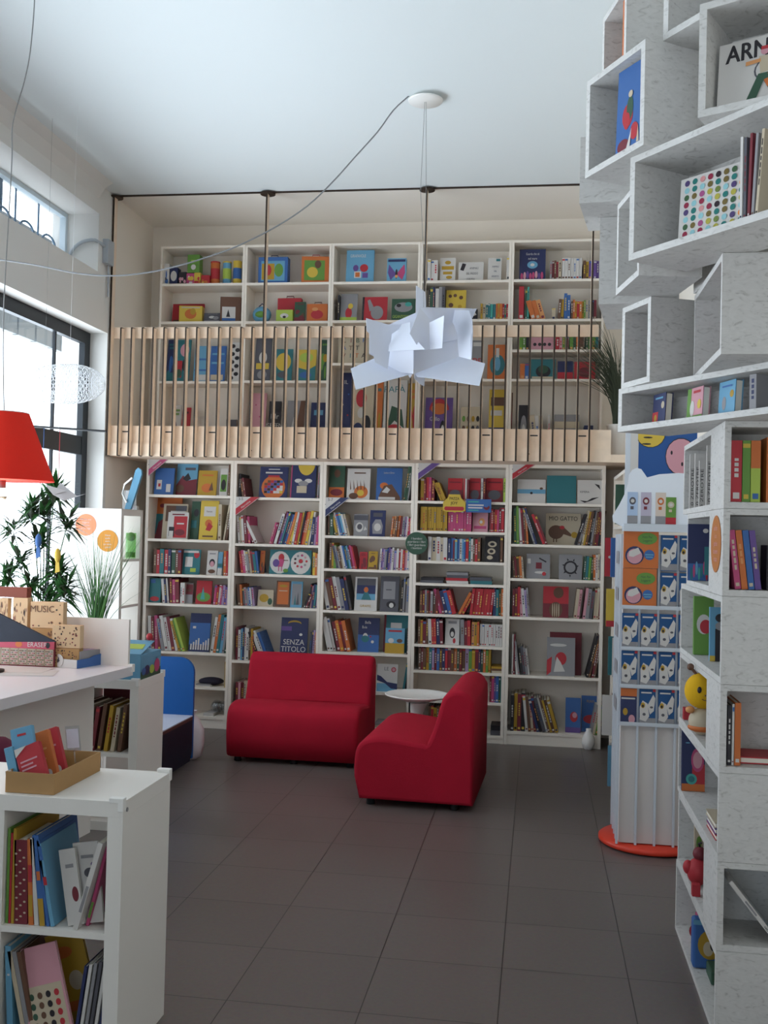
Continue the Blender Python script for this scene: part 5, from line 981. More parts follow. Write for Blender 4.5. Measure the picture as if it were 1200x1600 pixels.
# things on top
m = MB(); pts = [(0, 0), (.05, 0), (.13, .27), (.125, .30), (.10, .32), (.08, .30), (.02, .08)]
rk = m.prism(pts, 0, .03, 'c').build('toy_guitar'); MB().tube([(.02, -.01, .05), (-.015, -.01, .12), (.0, -.01, .19), (.06, -.01, .24)], .008, plastic).build('white_rope_trim', rk)
rk.location = (X5 - .04, Y5 + .15, H5 + .001); rk.name = 'blue_toy'; tag(rk, 'light blue toy with white trim standing on the tall cube shelf', 'toy')
o = MB().box(0, .09, 0, .06, 0, .15, clearp).build('clear_box', loc=(X5 + -.12 + .16, Y5 + .2, H5 + .001)); o.location = (X5 - .12, Y5 + .3, H5 + .001); tag(o, 'clear plastic box behind the light blue toy', 'box')
o = MB().box(0, .045, 0, .04, 0, .03, 'w').art([('r', .2, .2, .8, .8, 'r')], .045, .03).build('small_box', loc=(X5 - .06, Y5 + .34, H5 + .001)); tag(o, 'tiny red and white box on top of the tall cube shelf', 'box')
# ================================================================ RED PENDANT LAMP
LX, LYR = at(3, 752, 5.0).x, 5.0; zb_ = at(77, 752, 5).z; zt_ = at(42, 646, 5).z; rb_ = at(77, 752, 5).x - LX; rt_ = at(42, 646, 5).x - LX
rl = empty('red_pendant_lamp', (LX, LYR, zt_)); tag(rl, 'red conical fabric lamp shade hanging above the counter', 'pendant lamp')
rm = bpy.data.materials.new('red_lamp_fabric'); rm.use_nodes = True; nt = rm.node_tree; b_ = nt.nodes['Principled BSDF']; b_.inputs['Base Color'].default_value = lin('#f0301a'); b_.inputs['Roughness'].default_value = .8
tl = nt.nodes.new('ShaderNodeBsdfTranslucent'); tl.inputs[0].default_value = lin('#ff3a1e'); mx = nt.nodes.new('ShaderNodeMixShader'); mx.inputs[0].default_value = .3
nt.links.new(b_.outputs[0], mx.inputs[1]); nt.links.new(tl.outputs[0], mx.inputs[2]); nt.links.new(mx.outputs[0], nt.nodes['Material Output'].inputs[0])
inn = mat('warm_shade_lining', '#f6dfa8', .8)
MB().lathe([(rb_, zb_ - zt_), (rt_, 0)], rm, 48).build('lamp_shade', rl); 
MB().lathe([(rt_ - .002, -.002), (rb_ - .002, zb_ - zt_ + .002)], rm, 48).build('shade_lining', rl)
MB().lathe([(rt_, 0), (rt_, .004), (.012, .004)], white, 24).build('shade_ring', rl)
bm_ = bpy.data.materials.new('lit_bulb'); bm_.use_nodes = True; bb2 = bm_.node_tree.nodes['Principled BSDF']; bb2.inputs['Emission Color'].default_value = (1, .8, .5, 1); bb2.inputs['Emission Strength'].default_value = 6
zbulb = at(10, 772, 5).z - zt_
bh_ = MB().lathe([(.02, zbulb + .03), (.02, zbulb + .1), (.008, zbulb + .12), (.008, .01)], steel, 16).build('bulb_holder', rl); bu = MB().ball((0, 0, zbulb), .03, .03, .035, bm_).build('bulb', bh_); MB().lathe([(.0, zbulb - .0365), (.014, zbulb - .034), (.024, zbulb - .024), (.029, zbulb - .012)], steel, 20).build('mirrored_cap', bh_)
pl_ = bpy.data.lights.new('lamp_bulb_light', 'POINT'); pl_.energy = 5; pl_.color = (1, .8, .55); pl_.shadow_soft_size = .04; o = bpy.data.objects.new('lamp_bulb_light', pl_); COL.objects.link(o); o.location = (LX, LYR, zt_ + zbulb - .06)
kp = [(5, 640), (5, 560), (6, 480), (10, 400), (16, 300), (19, 240), (19, 200), (27, 165), (38, 128), (46, 90), (51, 45), (54, 0), (54, -40)]
top = at(54, -44, 5); top.z = HC - zt_
P = [Vector((0, 0, 0))] + [at(*k, 5.0) - Vector((LX, LYR, zt_)) for k in kp[1:]]; P[-1].z = HC - zt_
MB().tube(smooth(P), .003, steel, 6).build('hanging_cable', rl)
# ================================================================ HANGING THINGS BY THE WINDOW
# woven wire fish
fY = 6.4; c = at(108, 600, fY); A_ = (at(165, 600, fY) - at(52, 600, fY)).length / 2; B_ = (at(108, 569, fY) - at(108, 631, fY)).length / 2
fm = MB(); N = 30; Mx = 16; wirem = mat('white_wire', '#f2f4f6', .5)
def fish(u, v):
    t = u / N; x = -A_ + 2 * A_ * t; r_ = B_ * math.sqrt(max(0, 1 - (2 * t - 1) ** 2 if t > .5 else 1 - ((2 * t - 1) ** 2) * .35)) * (1 if t > .12 else .75 + 2 * t)
    a = 2 * PI * v / Mx; return Vector((x, r_ * .7 * math.cos(a), r_ * math.sin(a)))
vs = [fish(i, j + .5 * (i % 2)) for i in range(N + 1) for j in range(Mx)]; fs = []
for i in range(N):
    for j in range(Mx):
        a_, b_i = i * Mx + j, i * Mx + (j + 1) % Mx; c_, d_i = (i + 1) * Mx + j, (i + 1) * Mx + (j + 1) % Mx
        if i % 2: fs += [(a_, b_i, d_i), (a_, d_i, c_)]
        else: fs += [(a_, b_i, c_), (b_i, d_i, c_)]
fm.add(vs, fs, wirem); o = fm.build('woven_wire_fish', loc=c); md = o.modifiers.new('wire', 'WIREFRAME'); md.thickness = .003; tag(o, 'white woven wire fish hanging in front of the shop window', 'hanging ornament')
MB().tube([(0, 0, B_ * .98), (0, 0, HC - c.z)], .0008, wirem, 5).build('hanging_thread', o)
# mobile rod with threads and folded bird
a = at(48, 666, 6.6); b = at(166, 674, 6.6); mb_ = empty('mobile', tuple(a)); tag(mb_, 'thin black rod of a hanging mobile in front of the window', 'mobile')
MB().tube([(0, 0, 0), (b.x - a.x, 0, b.z - a.z)], .008, black).build('rod', mb_)
for px, c_, y1 in ((69, 'b', 705), (94, 'r', 754)):
    s_ = at(px, 668, 6.6) - a; f_ = at(px, y1, 6.6) - a; MB().tube([s_, (s_.x, s_.y, f_.z)], .002, c_, 6).build('thread', mb_)
s_ = at(69, 600, 6.6) - a; MB().tube([(s_.x, 0, (at(69, 668, 6.6) - a).z), (s_.x, 0, HC - a.z)], .0008, steel, 5).build('hanging_line', mb_)
def B3(px, py, dy): return at(px, py, 6.05 + dy) - at(100, 770, 6.05)
bp_ = mat('folded_paper', '#c4c0c2', .8); m = MB(); v = [B3(70, 757, 0), (B3(83, 773, -.05)), B3(94, 754, .1), B3(104, 767, 0), B3(120, 775, 0), B3(133, 772, 0), B3(101, 782, -.08), B3(96, 772, -.03), B3(117, 777, -.02)]
m.add(v, [(0, 1, 3), (1, 2, 4), (1, 7, 6), (7, 8, 6), (4, 5, 8), (1, 4, 8, 7)], bp_); o = m.build('folded_paper_bird', loc=at(100, 770, 6.05), solid=.001); tag(o, 'white folded paper bird hanging from the mobile', 'hanging ornament')
# ================================================================ PLANTS BEHIND THE COUNTER
def leafy(m, c, n, L_, r, mt, up=.35, wd=.017):
    for k in range(n):
        a = r.uniform(0, 2 * PI); e_ = r.uniform(-.45, 1.2); d = Vector((math.cos(a) * math.cos(e_), math.sin(a) * math.cos(e_), math.sin(e_))); l = L_ * r.uniform(.6, 1.1)
        s_ = d.cross(Vector((0, 0, 1))).normalized() * wd * r.uniform(.7, 1.2); b0 = Vector(c) + Vector((r.uniform(-.02, .02), r.uniform(-.02, .02), r.uniform(-.05, .05)))
        dr = Vector((0, 0, -.12 * l)); ms = mt[k % len(mt)]
        m.add([b0, b0 + d * l * .35 + s_, b0 + d * l + dr * 2, b0 + d * l * .35 - s_, b0 + d * l * .4 + Vector((0, 0, -.006))], [(0, 1, 4), (1, 2, 4), (2, 3, 4), (3, 0, 4)], ms)
PY = 6.35; pb = atz(60, 1010, .9); X0 = at(68, 960, PY).x
st = MB().box(-.55, .42, -.2, .2, 0, .8, white).build('plant_stand', loc=(X0 + .12, PY, 0)); st.name = 'plant_stand'; tag(st, 'white low cabinet carrying the plants behind the counter', 'cabinet')
MB().box(-.53, .40, -.205, -.2, .04, .76, white).build('front_door', st)
def potp(label, px, PYY, potc, rp, hp, name):
    x = at(px, 960, PYY).x; e_ = empty(name, (x, PYY, .801)); tag(e_, label, 'plant')
    MB().lathe([(rp * .75, 0), (rp, hp), (rp * 1.05, hp), (rp * .93, hp - .01), (0, hp - .012)], potc, 24).build('pot', e_); return e_, Vector((x, PYY, .801))
r = random.Random(21)
e_, pb = potp('bushy bamboo-like plant in front of the bright shop window', 66, PY, 'R', .1, .18, 'bamboo_plant')
stm = MB(); fo = MB()
for (px, py, dy, n) in ((85, 770, 0, 34), (50, 805, .05, 32), (20, 830, -.05, 14), (105, 820, .03, 20), (62, 850, 0, 26), (30, 880, 0, 20), (90, 895, .02, 40), (100, 925, -.05, 34), (50, 920, 0, 26), (12, 905, .05, 22), (70, 800, .06, 22), (78, 945, 0, 22)):
    q = at(px, py, PY + dy) - pb; stm.tube(smooth([(r.uniform(-.03, .03), 0, .15), (q.x * .45, q.y * .5, q.z * .55 + .05), tuple(q)]), .006, leafg, 6, .0025); leafy(fo, q, int(n * 2.2), .20, r, (leafg, leafd, leafg))
stm.build('stems', e_); o = fo.build('foliage', e_)
e_, pb = potp('tall grassy plant in a dark pot beside the tall cube shelf', 152, PY + .02, 'q', .075, .16, 'grass_plant')
fo = MB()
for k in range(130):
    a = r.gauss(0, 1); tx = at(152, 850, PY).x; top_ = r.uniform(.38, .82); sx = a * .13 * (top_ / .6); sy = r.uniform(-.15, .15)
    blade(fo, (r.uniform(-.03, .03), r.uniform(-.03, .03), .14), (sx, sy, .14 + top_), .0028 + .0015 * r.random(), (-sx * .18, 0, .0), leafg if k % 3 else leafb)
for sx, tz in ((.36, .38), (.30, .5), (-.3, .55), (.28, .45)): blade(fo, (.01, 0, .14), (sx, 0, .14 + tz), .0025, (-.05, 0, .04), leafg)
fo.build('foliage', e_)
for px, py, c_, nm in ((60, 845, 'b', 'blue'), (90, 868, 'y', 'yellow')):
    q = at(px, py, PY - .2); o = MB().ball((0, 0, 0), .02, .02, .045, c_).prism([(-.01, -.03), (.01, -.03), (.018, -.1), (-.012, -.11)], -.004, .004, c_).build('hanging_paper_bird', loc=q)
    MB().tube([(0, 0, .04), (0, 0, .35)], .0008, steel, 4).build('hanging_thread', o); tag(o, f'{nm} ornament hanging among the bamboo leaves', 'hanging ornament')
# ================================================================ STACKED STRAND-BOARD CUBES ON THE RIGHT
def cube(x, y, z, dirv, L_, D, H, label, open_='front', t=.022, grp='stacked whitewashed cubes'):
    rz = math.atan2(dirv[1], dirv[0]); e = empty('shelf_cube', (x, y, z), rz, label, 'shelf cube', grp); g = .0012
    MB().box(0, L_, 0, D, H - t, H - g, osbm).build('top_panel', e); MB().box(0, L_, 0, D, 0, t, osbm).build('bottom_panel', e)
    MB().box(0, t, 0, D, t, H - t, osbm).build('side_panel', e); MB().box(L_ - t, L_, 0, D, t, H - t, osbm).build('side_panel', e)
    yb = D - .01 if open_ == 'front' else 0
    MB().box(t, L_ - t, yb, yb + .01, t, H - t, osbm).build('back_panel', e)
    return e
SX, SY0, SY1, SH = .633, 3.71, 4.74, 2.12 / 7
names = ['lowest', 'second', 'third', 'fourth', 'fifth', 'sixth', 'seventh']
FR = .27
for i in range(7):
    z = i * SH
    if i in (0, 2, 4): cube(SX, SY1, z, (0, -1), SY1 - SY0, .31, SH, f'long whitewashed cube open to the left, {names[i]} layer of the right-hand stack')
    else:
        cube(SX, SY0, z, (1, 0), .41, FR - .002, SH, f'whitewashed cube open to the front, {names[i]} layer of the right-hand stack')
        far = {1: 4.70, 3: 4.74, 5: 4.58, 6: 4.72}[i]
        cube(SX, far, z, (0, -1), far - SY0 - FR, .31, SH, f'whitewashed cube open to the left, {names[i]} layer of the right-hand stack')
# cubes of the overhanging upper part
def cd(a, b): v = Vector((b[0] - a[0], b[1] - a[1])); return v.normalized()
T1, T2, T3, T4 = 2.12, 2.29, 2.61, 2.95; T5 = 3.29
cube(.302, 4.14, T1, cd((.302, 4.14), (.73, 3.496)), .92, .25, T2 - T1, 'long low cube holding three small books, turned at an angle over the stack')
cube(.312, 4.15, T2, cd((.312, 4.15), (.40, 3.945)), .222, .5, T3 - T2, 'empty pinkish-lit cube with its end towards the room, above the long low cube')
cube(.557, 3.95, T2, (0, -1), .59, .3, T3 - T2, 'cube jutting towards the viewer above the long low cube')
cube(.27, 3.935, T3, cd((.27, 3.935), (.325, 3.633)), .307, .22, T4 - T3, 'narrow cube left of the dotted book cube')
cube(.275, 3.445, T3, cd((.275, 3.445), (.616, 3.003)), .78, .25, T4 - T3, 'wide cube holding the book with coloured dots')
cube(.215, 4.08, T3, (.992, -.127), .3, .5, T4 - T3, 'pale closed-backed cube at the left edge below the blue book cube', 'back')
cube(.128, 3.905, T4, (.99, -.14), .32, .36, .25, 'closed-backed cube at the far left edge, highest overhang against the ceiling', 'back')
cube(.137, 3.636, T4, cd((.137, 3.636), (.305, 3.335)), .345, .28, T5 - T4, 'cube holding the tall blue picture book')
cube(.442, 3.135, T4, cd((.442, 3.135), (.577, 3.065)), .5, .25, T5 - T4, 'cube holding the white ARNE book')
cube(.2, 3.88, T5, cd((.2, 3.88), (.266, 3.62)), .268, .25, .34, 'cube near the ceiling holding an orange book')
cube(.362, 3.358, T5, cd((.362, 3.358), (.443, 3.246)), .36, .25, .34, 'empty cube at the top between the orange book cube and the ARNE cube')
cube(.60, 3.62, T3, (.985, .174), .42, .3, T4 - T3, 'plain closed cube filling the gap behind the coloured dot book cube', 'back')
# ---- books in the cubes
def big_book(w, h, t, bg, art, label, M, name='picture_book'):
    o = MB().box(-w / 2, w / 2, 0, .003, 0, h, bg).box(-w / 2, w / 2, t - .003, t, 0, h, bg).box(-w / 2, -w / 2 + .004, .003, t - .003, 0, h, bg).build(name)
    MB().box(-w / 2 + .004, w / 2 - .004, .003, t - .003, .004, h - .004, paper).build('page_block', o)
    MB().art(art, w, h, -.0001).build('cover_print', o); o.matrix_world = M; tag(o, label, 'book'); return o
def place(x, y, z, dirv, off, dep, tilt=.12, extra=0):
    rz = math.atan2(dirv[1], dirv[0]); return Matrix.Translation((x, y, z)) @ Matrix.Rotation(rz, 4, 'Z') @ Matrix.Translation((off, dep, 0)) @ Matrix.Rotation(extra, 4, 'Z') @ Matrix.Rotation(-tilt, 4, 'X')
r = random.Random(9); dots = []
dc = ['#4a3a6a', '#6a5a2c', '#6a7a3a', '#8a1f3c', '#9a4a7a', '#1f6f6a', '#3a5a3a', '#e08a4a', '#2a1a24', '#8abac0', '#c88a8a', '#a8a040']
dm = [mat('dot_ink_%s' % c[1:], c, .5) for c in dc]
for i in range(9):
    for j in range(9): dots.append(('c', .09 + .1025 * i, .08 + .105 * j, .034, dm[(i * 5 + j * 3 + (i * j) % 4) % 12]))
d4 = cd((.275, 3.445), (.616, 3.003))
t4 = .022 + .001
big_book(.285, .225, .012, 'w', dots, 'white book covered in rows of coloured dots', place(.275, 3.445, T3 + t4, d4, .27, .105, .06, .12))
for k, (c, nm) in enumerate((('w', 'white'), ('q', 'dark grey'), ('R', 'dark red'), ('s', 'grey'), ('e', 'cream'))):
    o = spine_book(.009, .25 - .006 * (k % 2), .2, c, -1).build('picture_book'); o.matrix_world = place(.275, 3.445, T3 + t4, d4, .432 + k * .014, .03, 0) @ Matrix.Rotation(.03 * (k - 1) if k > 1 else 0, 4, 'Y'); tag(o, f'thin {nm} book standing right of the coloured dot book', 'book', 'books beside the dotted book')
d7 = cd((.137, 3.636), (.305, 3.335))
ba_ = atz(955, 246, T4 + .024); bb_ = atz(1000, 222, T4 + .024); bd_ = (bb_ - ba_).normalized(); ba_ -= bd_ * .0
big_book((bb_ - ba_).length - .012, .285, .014, 'b', [('e', .42, .42, .2, .14, 'r'), ('e', .5, .5, .12, .14, 'G'), ('e', .4, .36, .12, .1, 'r'), ('e', .7, .2, .15, .1, 'r'), ('e', .3, .08, .22, .08, 'R'), ('p', [(.4, .0), (.6, .25), (.55, .0)], 'w'), ('e', .52, .66, .08, .04, 'e'), ('p', [(.8, .05), (.85, .25), (.9, .05)], 'e')], 'blue picture book with a red lobster-like figure', Matrix.Translation((ba_ + bb_) / 2 + Vector((-bd_.y, bd_.x, 0)) * .012) @ Matrix.Rotation(math.atan2(bd_.y, bd_.x), 4, 'Z') @ Matrix.Rotation(-.03, 4, 'X'))

d8 = cd((.442, 3.135), (.577, 3.065))
arch = [T(.365, .81, .36, 'ARNE', 'k', .8), T(.378, .81, .36, 'ARNE', 'k', .8), T(.371, .817, .36, 'ARNE', 'k', .8), ('e', .54, .5, .15, .17, 'q'), ('e', .545, .5, .135, .152, 'w'), ('c', .5, .77, .045, 'P'), ('r', .46, .79, .55, .84, 'r'), ('p', [(.44, .7), (.58, .7), (.6, .48), (.46, .45)], 'e'), ('p', [(.3, .6), (.46, .62), (.46, .67), (.3, .66)], 'O'), ('p', [(.44, .45), (.6, .45), (.7, .12), (.6, .1), (.5, .34), (.42, .08), (.32, .1)], 'G'), ('p', [(.5, .35), (.95, .5), (1, .42), (.54, .24)], 'o'), ('p', [(.58, .66), (.62, .6), (.6, .4), (.54, .42)], 'o'), ('r', .24, .05, .4, .09, 'k'), ('p', [(.6, .08), (.74, .14), (.74, .18), (.6, .12)], 'k')]
big_book(.27, .215, .02, 'w', arch, 'white book lettered ARNE with an archer figure', place(.442, 3.135, T4 + .023, d8, .17, .06, .1))
d9 = cd((.2, 3.88), (.266, 3.62))
o = spine_book(.02, .28, .2, 'o', -1).build('picture_book'); o.matrix_world = place(.2, 3.88, T5 + .023, d9, .2, .01, 0); tag(o, 'tall orange book standing in the highest cube', 'book')
o = spine_book(.016, .27, .2, 'R', -1).build('picture_book'); o.matrix_world = place(.2, 3.88, T5 + .023, d9, .222, .012, 0); tag(o, 'tall dark red book beside the orange one in the highest cube', 'book')
d1 = cd((.302, 4.14), (.73, 3.496))
for off, bg, art, lb, w_, h_ in ((.165, 'B', [('r', 0, 0, .45, .4, 'r'), ('e', .25, .2, .1, .12, 'Y'), ('e', .8, .6, .12, .12, 'e'), ('r', .2, .82, .8, .88, 'c')], 'small navy book with a red corner, left in the long low cube', .105, .115),
    (.36, 'P', [('r', 0, 0, .25, 1, 'g'), ('r', .25, 0, 1, .12, 'g'), ('e', .35, .35, .14, .25, 'w'), ('e', .8, .45, .12, .15, 'y'), ('r', .4, .82, .85, .9, 'r')], 'small pink and green book, middle of the long low cube', .115, .115),
    (.52, 'c', [('c', .8, .6, .12, 'Y'), ('e', .35, .35, .12, .2, 's'), ('r', 0, 0, 1, .06, 'b'), ('r', .2, .82, .8, .87, 'b')], 'small bright blue book with a yellow sun, right in the long low cube', .11, .12)):
    big_book(w_, h_, .03, bg, art, lb, place(.302, 4.14, T1 + .023, d1, off, .06, .05, -.25))
o = spine_book(.03, .12, .1, 's', -1).build('shelf_book'); o.matrix_world = place(.302, 4.14, T1 + .023, d1, .66, .03, 0); tag(o, 'small thick grey book at the right end of the long low cube', 'book')
big_book(.02, .26, .01, 'r', [], 'red book edge inside the empty pinkish cube', place(.312, 4.15, T2 + .023, cd((.312, 4.15), (.40, 3.945)), .18, .03, .03))
o = spine_book(.012, .26, .2, 'r', -1).build('picture_book'); o.matrix_world = Matrix.Translation((.575, 3.40, T2 + .023)) @ Matrix.Rotation(-PI / 2, 4, 'Z'); tag(o, 'thin red book inside the cube jutting towards the viewer', 'book')
# ---- stack, front-facing cells (open towards the viewer)
def zc_(i): return i * SH + .0235
def fb_(x, w, h, c, i, label, ang=0, art=None, d=.2, y=SY0 + .02, two=None):
    m = spine_book(w, h, d, c, -1)
    if two: m.add([(0, -.0008, h * .55), (w, -.0008, h * .55), (w, -.0008, h), (0, -.0008, h)], [(0, 1, 2, 3)], two)
    o = m.build('shelf_book'); o.location = (x, y, zc_(i)); o.rotation_euler = (0, ang, 0); tag(o, label, 'book'); return o
xf = SX + .026
fb_(xf, .036, .213, 'r', 6, 'thick red book in the front cell at eye level'); fb_(xf + .038, .026, .213, 'g', 6, 'green book right of the thick red one'); fb_(xf + .066, .032, .213, 'L', 6, 'lime book with an orange upper half', two='o'); fb_(xf + .118, .03, .225, 'o', 6, 'pale orange patterned book at the frame edge')
for k, (c, nm) in enumerate((('m', 'pink'), ('o', 'orange'), ('b', 'blue'), ('p', 'purple'))): fb_(xf + .02 + k * .0225, .02, .205, c, 5, f'{nm} book leaning in the front cell below the thick red book', -.12)
o = MB().box(0, .12, 0, .1, 0, .155, 'k').build('card_box', bevel=.002); MB().prism([(.045 + .028 * math.cos(a), .075 + .065 * math.sin(a)) for a in [2 * PI * k / 24 for k in range(24)]], -.012, 0, 'w').build('oval_figure', o); MB().ball((.045, -.012, .09), .003, .002, .004, 'k').build('dot_eye', o); o.location = (xf + .125, SY0 + .03, zc_(5)); tag(o, 'black box with a white oval figure beside the leaning books', 'box')
fb_(xf + .027, .020, .215, 'o', 3, 'orange spined book in the front cell below the blank panel'); fb_(xf + .018, .007, .21, 'w', 3, 'thin white book against the orange spined one'); fb_(xf + .003, .013, .205, 'k', 3, 'dark book at the left of the orange spined one')
o = MB().box(0, .16, 0, .15, 0, .004, 'r').box(0, .16, 0, .15, .02, .024, 'r').box(.004, .158, .002, .148, .004, .02, paper).build('flat_book'); o.location = (xf + .052, SY0 + .06, zc_(3)); tag(o, 'red edged book lying flat right of the orange spined book', 'book')
m = MB().box(0, .014, 0, .2, 0, .26, 'w'); vs, fs = text_geo('MILKY'); m.add([(.007 - v.y * .009, -.0006, .06 + v.x * -.012) for v in vs], fs, 'k'); m.add([(x, -.0006, z) for x, z in ((.004, .12), (.010, .12), (.010, .18), (.004, .18))], [(0, 1, 2, 3)], 's')
m.v = [(a - .014, b, c) for a, b, c in m.v]
o = m.build('picture_book'); o.location = (xf + .165, SY0 + .02, zc_(1) + .0); o.rotation_euler = (0, -.68, 0); o.location = (xf + .19, SY0 + .02, zc_(1) + .009); tag(o, 'white spined book leaning steeply in the lower front cell', 'book')
fb_(xf + .215, .012, .21, 'c', 1, 'light blue book at the frame edge of the lower front cell')
# ---- stack, left-facing cells: things standing across the cell, faces towards the viewer
def lf(px0, px1, y, i, h, bg, art, label, t=.02, tilt=.05, name='picture_book', spine=None):
    a = at(px0, 840, y).x; b = at(px1, 840, y).x
    return big_book(b - a, h, t, bg, art, label, Matrix.Translation(((a + b) / 2, y, zc_(i) if not spine else spine)) @ Matrix.Rotation(-tilt, 4, 'X'), name)
zero = lambda: [('r', .15, .05, .5, .1, 'k')]
for k, (yy, w_, h_, dx_) in enumerate(((4.62, .05, .235, .0), (4.5, .04, .23, .004), (4.38, .05, .19, .004), (4.22, .05, .24, .008), (4.05, .10, .25, .008))):
    m = MB().box(0, w_ + .12, 0, .014 if k < 4 else .024, 0, h_, 'w'); o = m.build('picture_book')
    q = MB(); vs, fs = text_geo('0 ZEROTRE'); q.add([(.012 - v.y * .016, -.0007, h_ * .4 + v.x * .032) for v in vs], fs, 'k'); q.build('spine_lettering', o)
    if k == 4: q = MB(); q.art([('e', .15, .9, .1, .03, 'k'), ('e', .35, .87, .12, .04, 'k'), ('e', .5, .93, .08, .02, 'k')], .2, h_, -.0003); q.v = [(a_ + .1, b_, c_) for a_, b_, c_ in q.v]; q.build('cover_print', o)
    o.location = (SX + .012 + dx_, yy - .0, zc_(6)); tag(o, f'white book lettered on its spine, {["farthest", "second farthest", "low middle", "tall middle", "nearest"][k]} in the cell above the blue sea book', 'book', 'white books in the eye-level cell')
sea = [('r', 0, 0, 1, .3, 'b')] + [('e', .15 + .11 * i, .12 + .05 * (i % 3), .05, .12, 'tmcTtmrc'[i]) for i in range(7)] + [('r', .7, .1, 1, .6, 't'), ('e', .75, .88, .12, .04, 'w')]
lf(1076, 1112, 4.45, 5, .235, 'B', sea, 'dark blue book with a coral reef picture')
m = MB().box(0, .006, 0, .16, 0, .25, 'c').build('picture_book'); m.location = (SX - .012, 4.56, zc_(5)); m.location = (SX + .004, 4.40 + .0, zc_(5)); m.rotation_euler = (0, 0, 0); bpy.data.objects.remove(m)
lf(1087, 1118, 4.42, 4, .24, 'g', [('e', .5, .52, .36, .17, 'w'), ('e', .6, .48, .3, .12, 'r')], 'green book with a white and red round picture', t=.025)
lf(1112, 1140, 4.2, 4, .21, 'c', [('r', .3, 0, 1, .6, 'k'), ('e', .6, .8, .3, .08, 'k'), ('e', .6, .65, .3, .08, 's'), ('r', 0, 0, .3, .1, 'y')], 'light blue book with a black animal', t=.02)
o = MB().box(0, .14, 0, .18, 0, .008, 'w').build('flat_book'); o.location = (SX + .1, 4.0, zc_(4)); tag(o, 'white book lying flat in front of the green book', 'book')
lf(1072, 1108, 4.62, 2, .255, 'B', [('r', 0, 0, 1, .12, 'o'), ('r', .45, .12, 1, .45, 'r'), ('e', .68, .52, .28, .2, 'm'), ('e', .68, .52, .2, .14, 'P'), ('c', .42, .2, .24, 'T'), ('c', .42, .2, .14, 't'), ('e', .25, .8, .1, .01, 'c')], 'blue, pink and red book with a turquoise disc')
for k, (c, nm, w_, d_) in enumerate((('r', 'red', .16, .2), ('p', 'purple', .15, .19), ('e', 'cream', .17, .2))):
    o = MB().box(0, w_, 0, d_, 0, .003, c).box(0, w_, 0, d_, .016, .019, c).box(.003, w_, .003, d_ - .003, .003, .016, paper).build('flat_book'); o.location = (SX + .02, 3.88 + .01 * k, zc_(2) + .0195 * k); tag(o, f'{nm} book in the flat pile near the corner of the third layer', 'book')
lf(1094, 1108, 4.42, 1, .23, 'e', [('r', 0, 0, 1, .2, 'Y'), ('e', .5, .6, .3, .12, 'g')], 'cream and green book in the second layer cell')
# bee-like plush and red toy
bee = empty('plush_toy', (SX + .03, 4.28, zc_(3))); tag(bee, 'round yellow smiling plush toy with brown feelers', 'plush toy'); yel = mat('yellow_plush', '#d8a818', .9, bump=.3, bscale=300)
head = MB().ball((0, 0, .175), .072, .06, .072, yel, 24, 16).build('head', bee)
b_ = MB().ball((0, .0, .055), .055, .045, .055, 'e'); b_.build('body', bee); MB().ball((0, 0, .03), .058, .047, .02, 'o').build('stripe', bee); MB().ball((-.05, -.01, .1), .018, .018, .014, 'O').build('arm', bee); MB().ball((.05, -.01, .1), .018, .018, .014, 'O').build('arm', bee)
for sx in (-.022, .022): MB().ball((sx, -.056, .185), .0085, .006, .013, 'k').build('eye', head)
MB().ball((0, -.0615, .165), .004, .003, .003, 'n').build('nose', head)
MB().tube([(-.012, -.058, .150), (-.005, -.061, .146), (.005, -.061, .146), (.012, -.058, .150)], .0016, 'n', 6).build('mouth', head)
for sx in (-.045, .02): MB().tube([(sx * .6, 0, .24), (sx, 0, .262)], .006, 'n').ball((sx * 1.1, 0, .268), .014, .012, .014, 'n').build('feeler', head)
o = MB().box(0, .03, 0, .04, 0, .05, 'r').build('red_block'); o.location = (SX + .005, 4.62, zc_(3)); o.location.z = zc_(3); tag(o, 'small red block in the cell of the yellow plush toy', 'toy')
rt = empty('red_toy_figure', (SX + .03, 4.32, zc_(1))); tag(rt, 'bright red toy figure with rounded head in the second layer cell', 'toy')
MB().ball((0, 0, .055), .045, .04, .055, 'r').build('body', rt); MB().ball((.005, 0, .125), .028, .026, .028, 'R').build('head', rt); MB().ball((-.04, 0, .07), .02, .02, .028, 'r').build('arm', rt); MB().ball((.04, 0, .07), .018, .018, .026, 'r').build('arm', rt); MB().tube([(.005, 0, .15), (.0, 0, .165), (.012, 0, .17)], .005, 'k').build('tuft', rt)
o = MB().box(0, .03, 0, .03, 0, .045, 'r').build('red_cube'); o.location = (SX - .012, 4.18, zc_(1)); tag(o, 'small red cube left of the red toy figure', 'toy')
# blue puzzle case, lowest layer
pz = empty('puzzle_case', (SX + .004, 4.25, zc_(0))); tag(pz, 'blue puzzle case with a round yellow picture in the lowest layer', 'box')
MB().box(0, .13, 0, .06, 0, .19, 'b').build('case_body', pz, bevel=.01); q = MB().art([('e', .5, .5, .36, .3, 'Y'), ('e', .45, .42, .15, .15, 'e'), ('e', .6, .5, .1, .12, 'k'), ('r', .0, .9, 1, 1, 'c')], .13, .19, -.0003); q.v = [(a + .065, b, c) for a, b, c in q.v]; q.build('round_picture', pz); MB().tube([(.03, .03, .188), (.04, .03, .215), (.09, .03, .215), (.1, .03, .188)], .006, 'c').build('handle', pz)
o = MB().box(0, .1, 0, .08, 0, .11, 'm').art([('c', .5, .5, .35, 'r')], .1, .11).build('toy_box', bevel=.004); o.location = (SX + .06, 4.5, zc_(0)); tag(o, 'red and pink box behind the blue puzzle case', 'box')
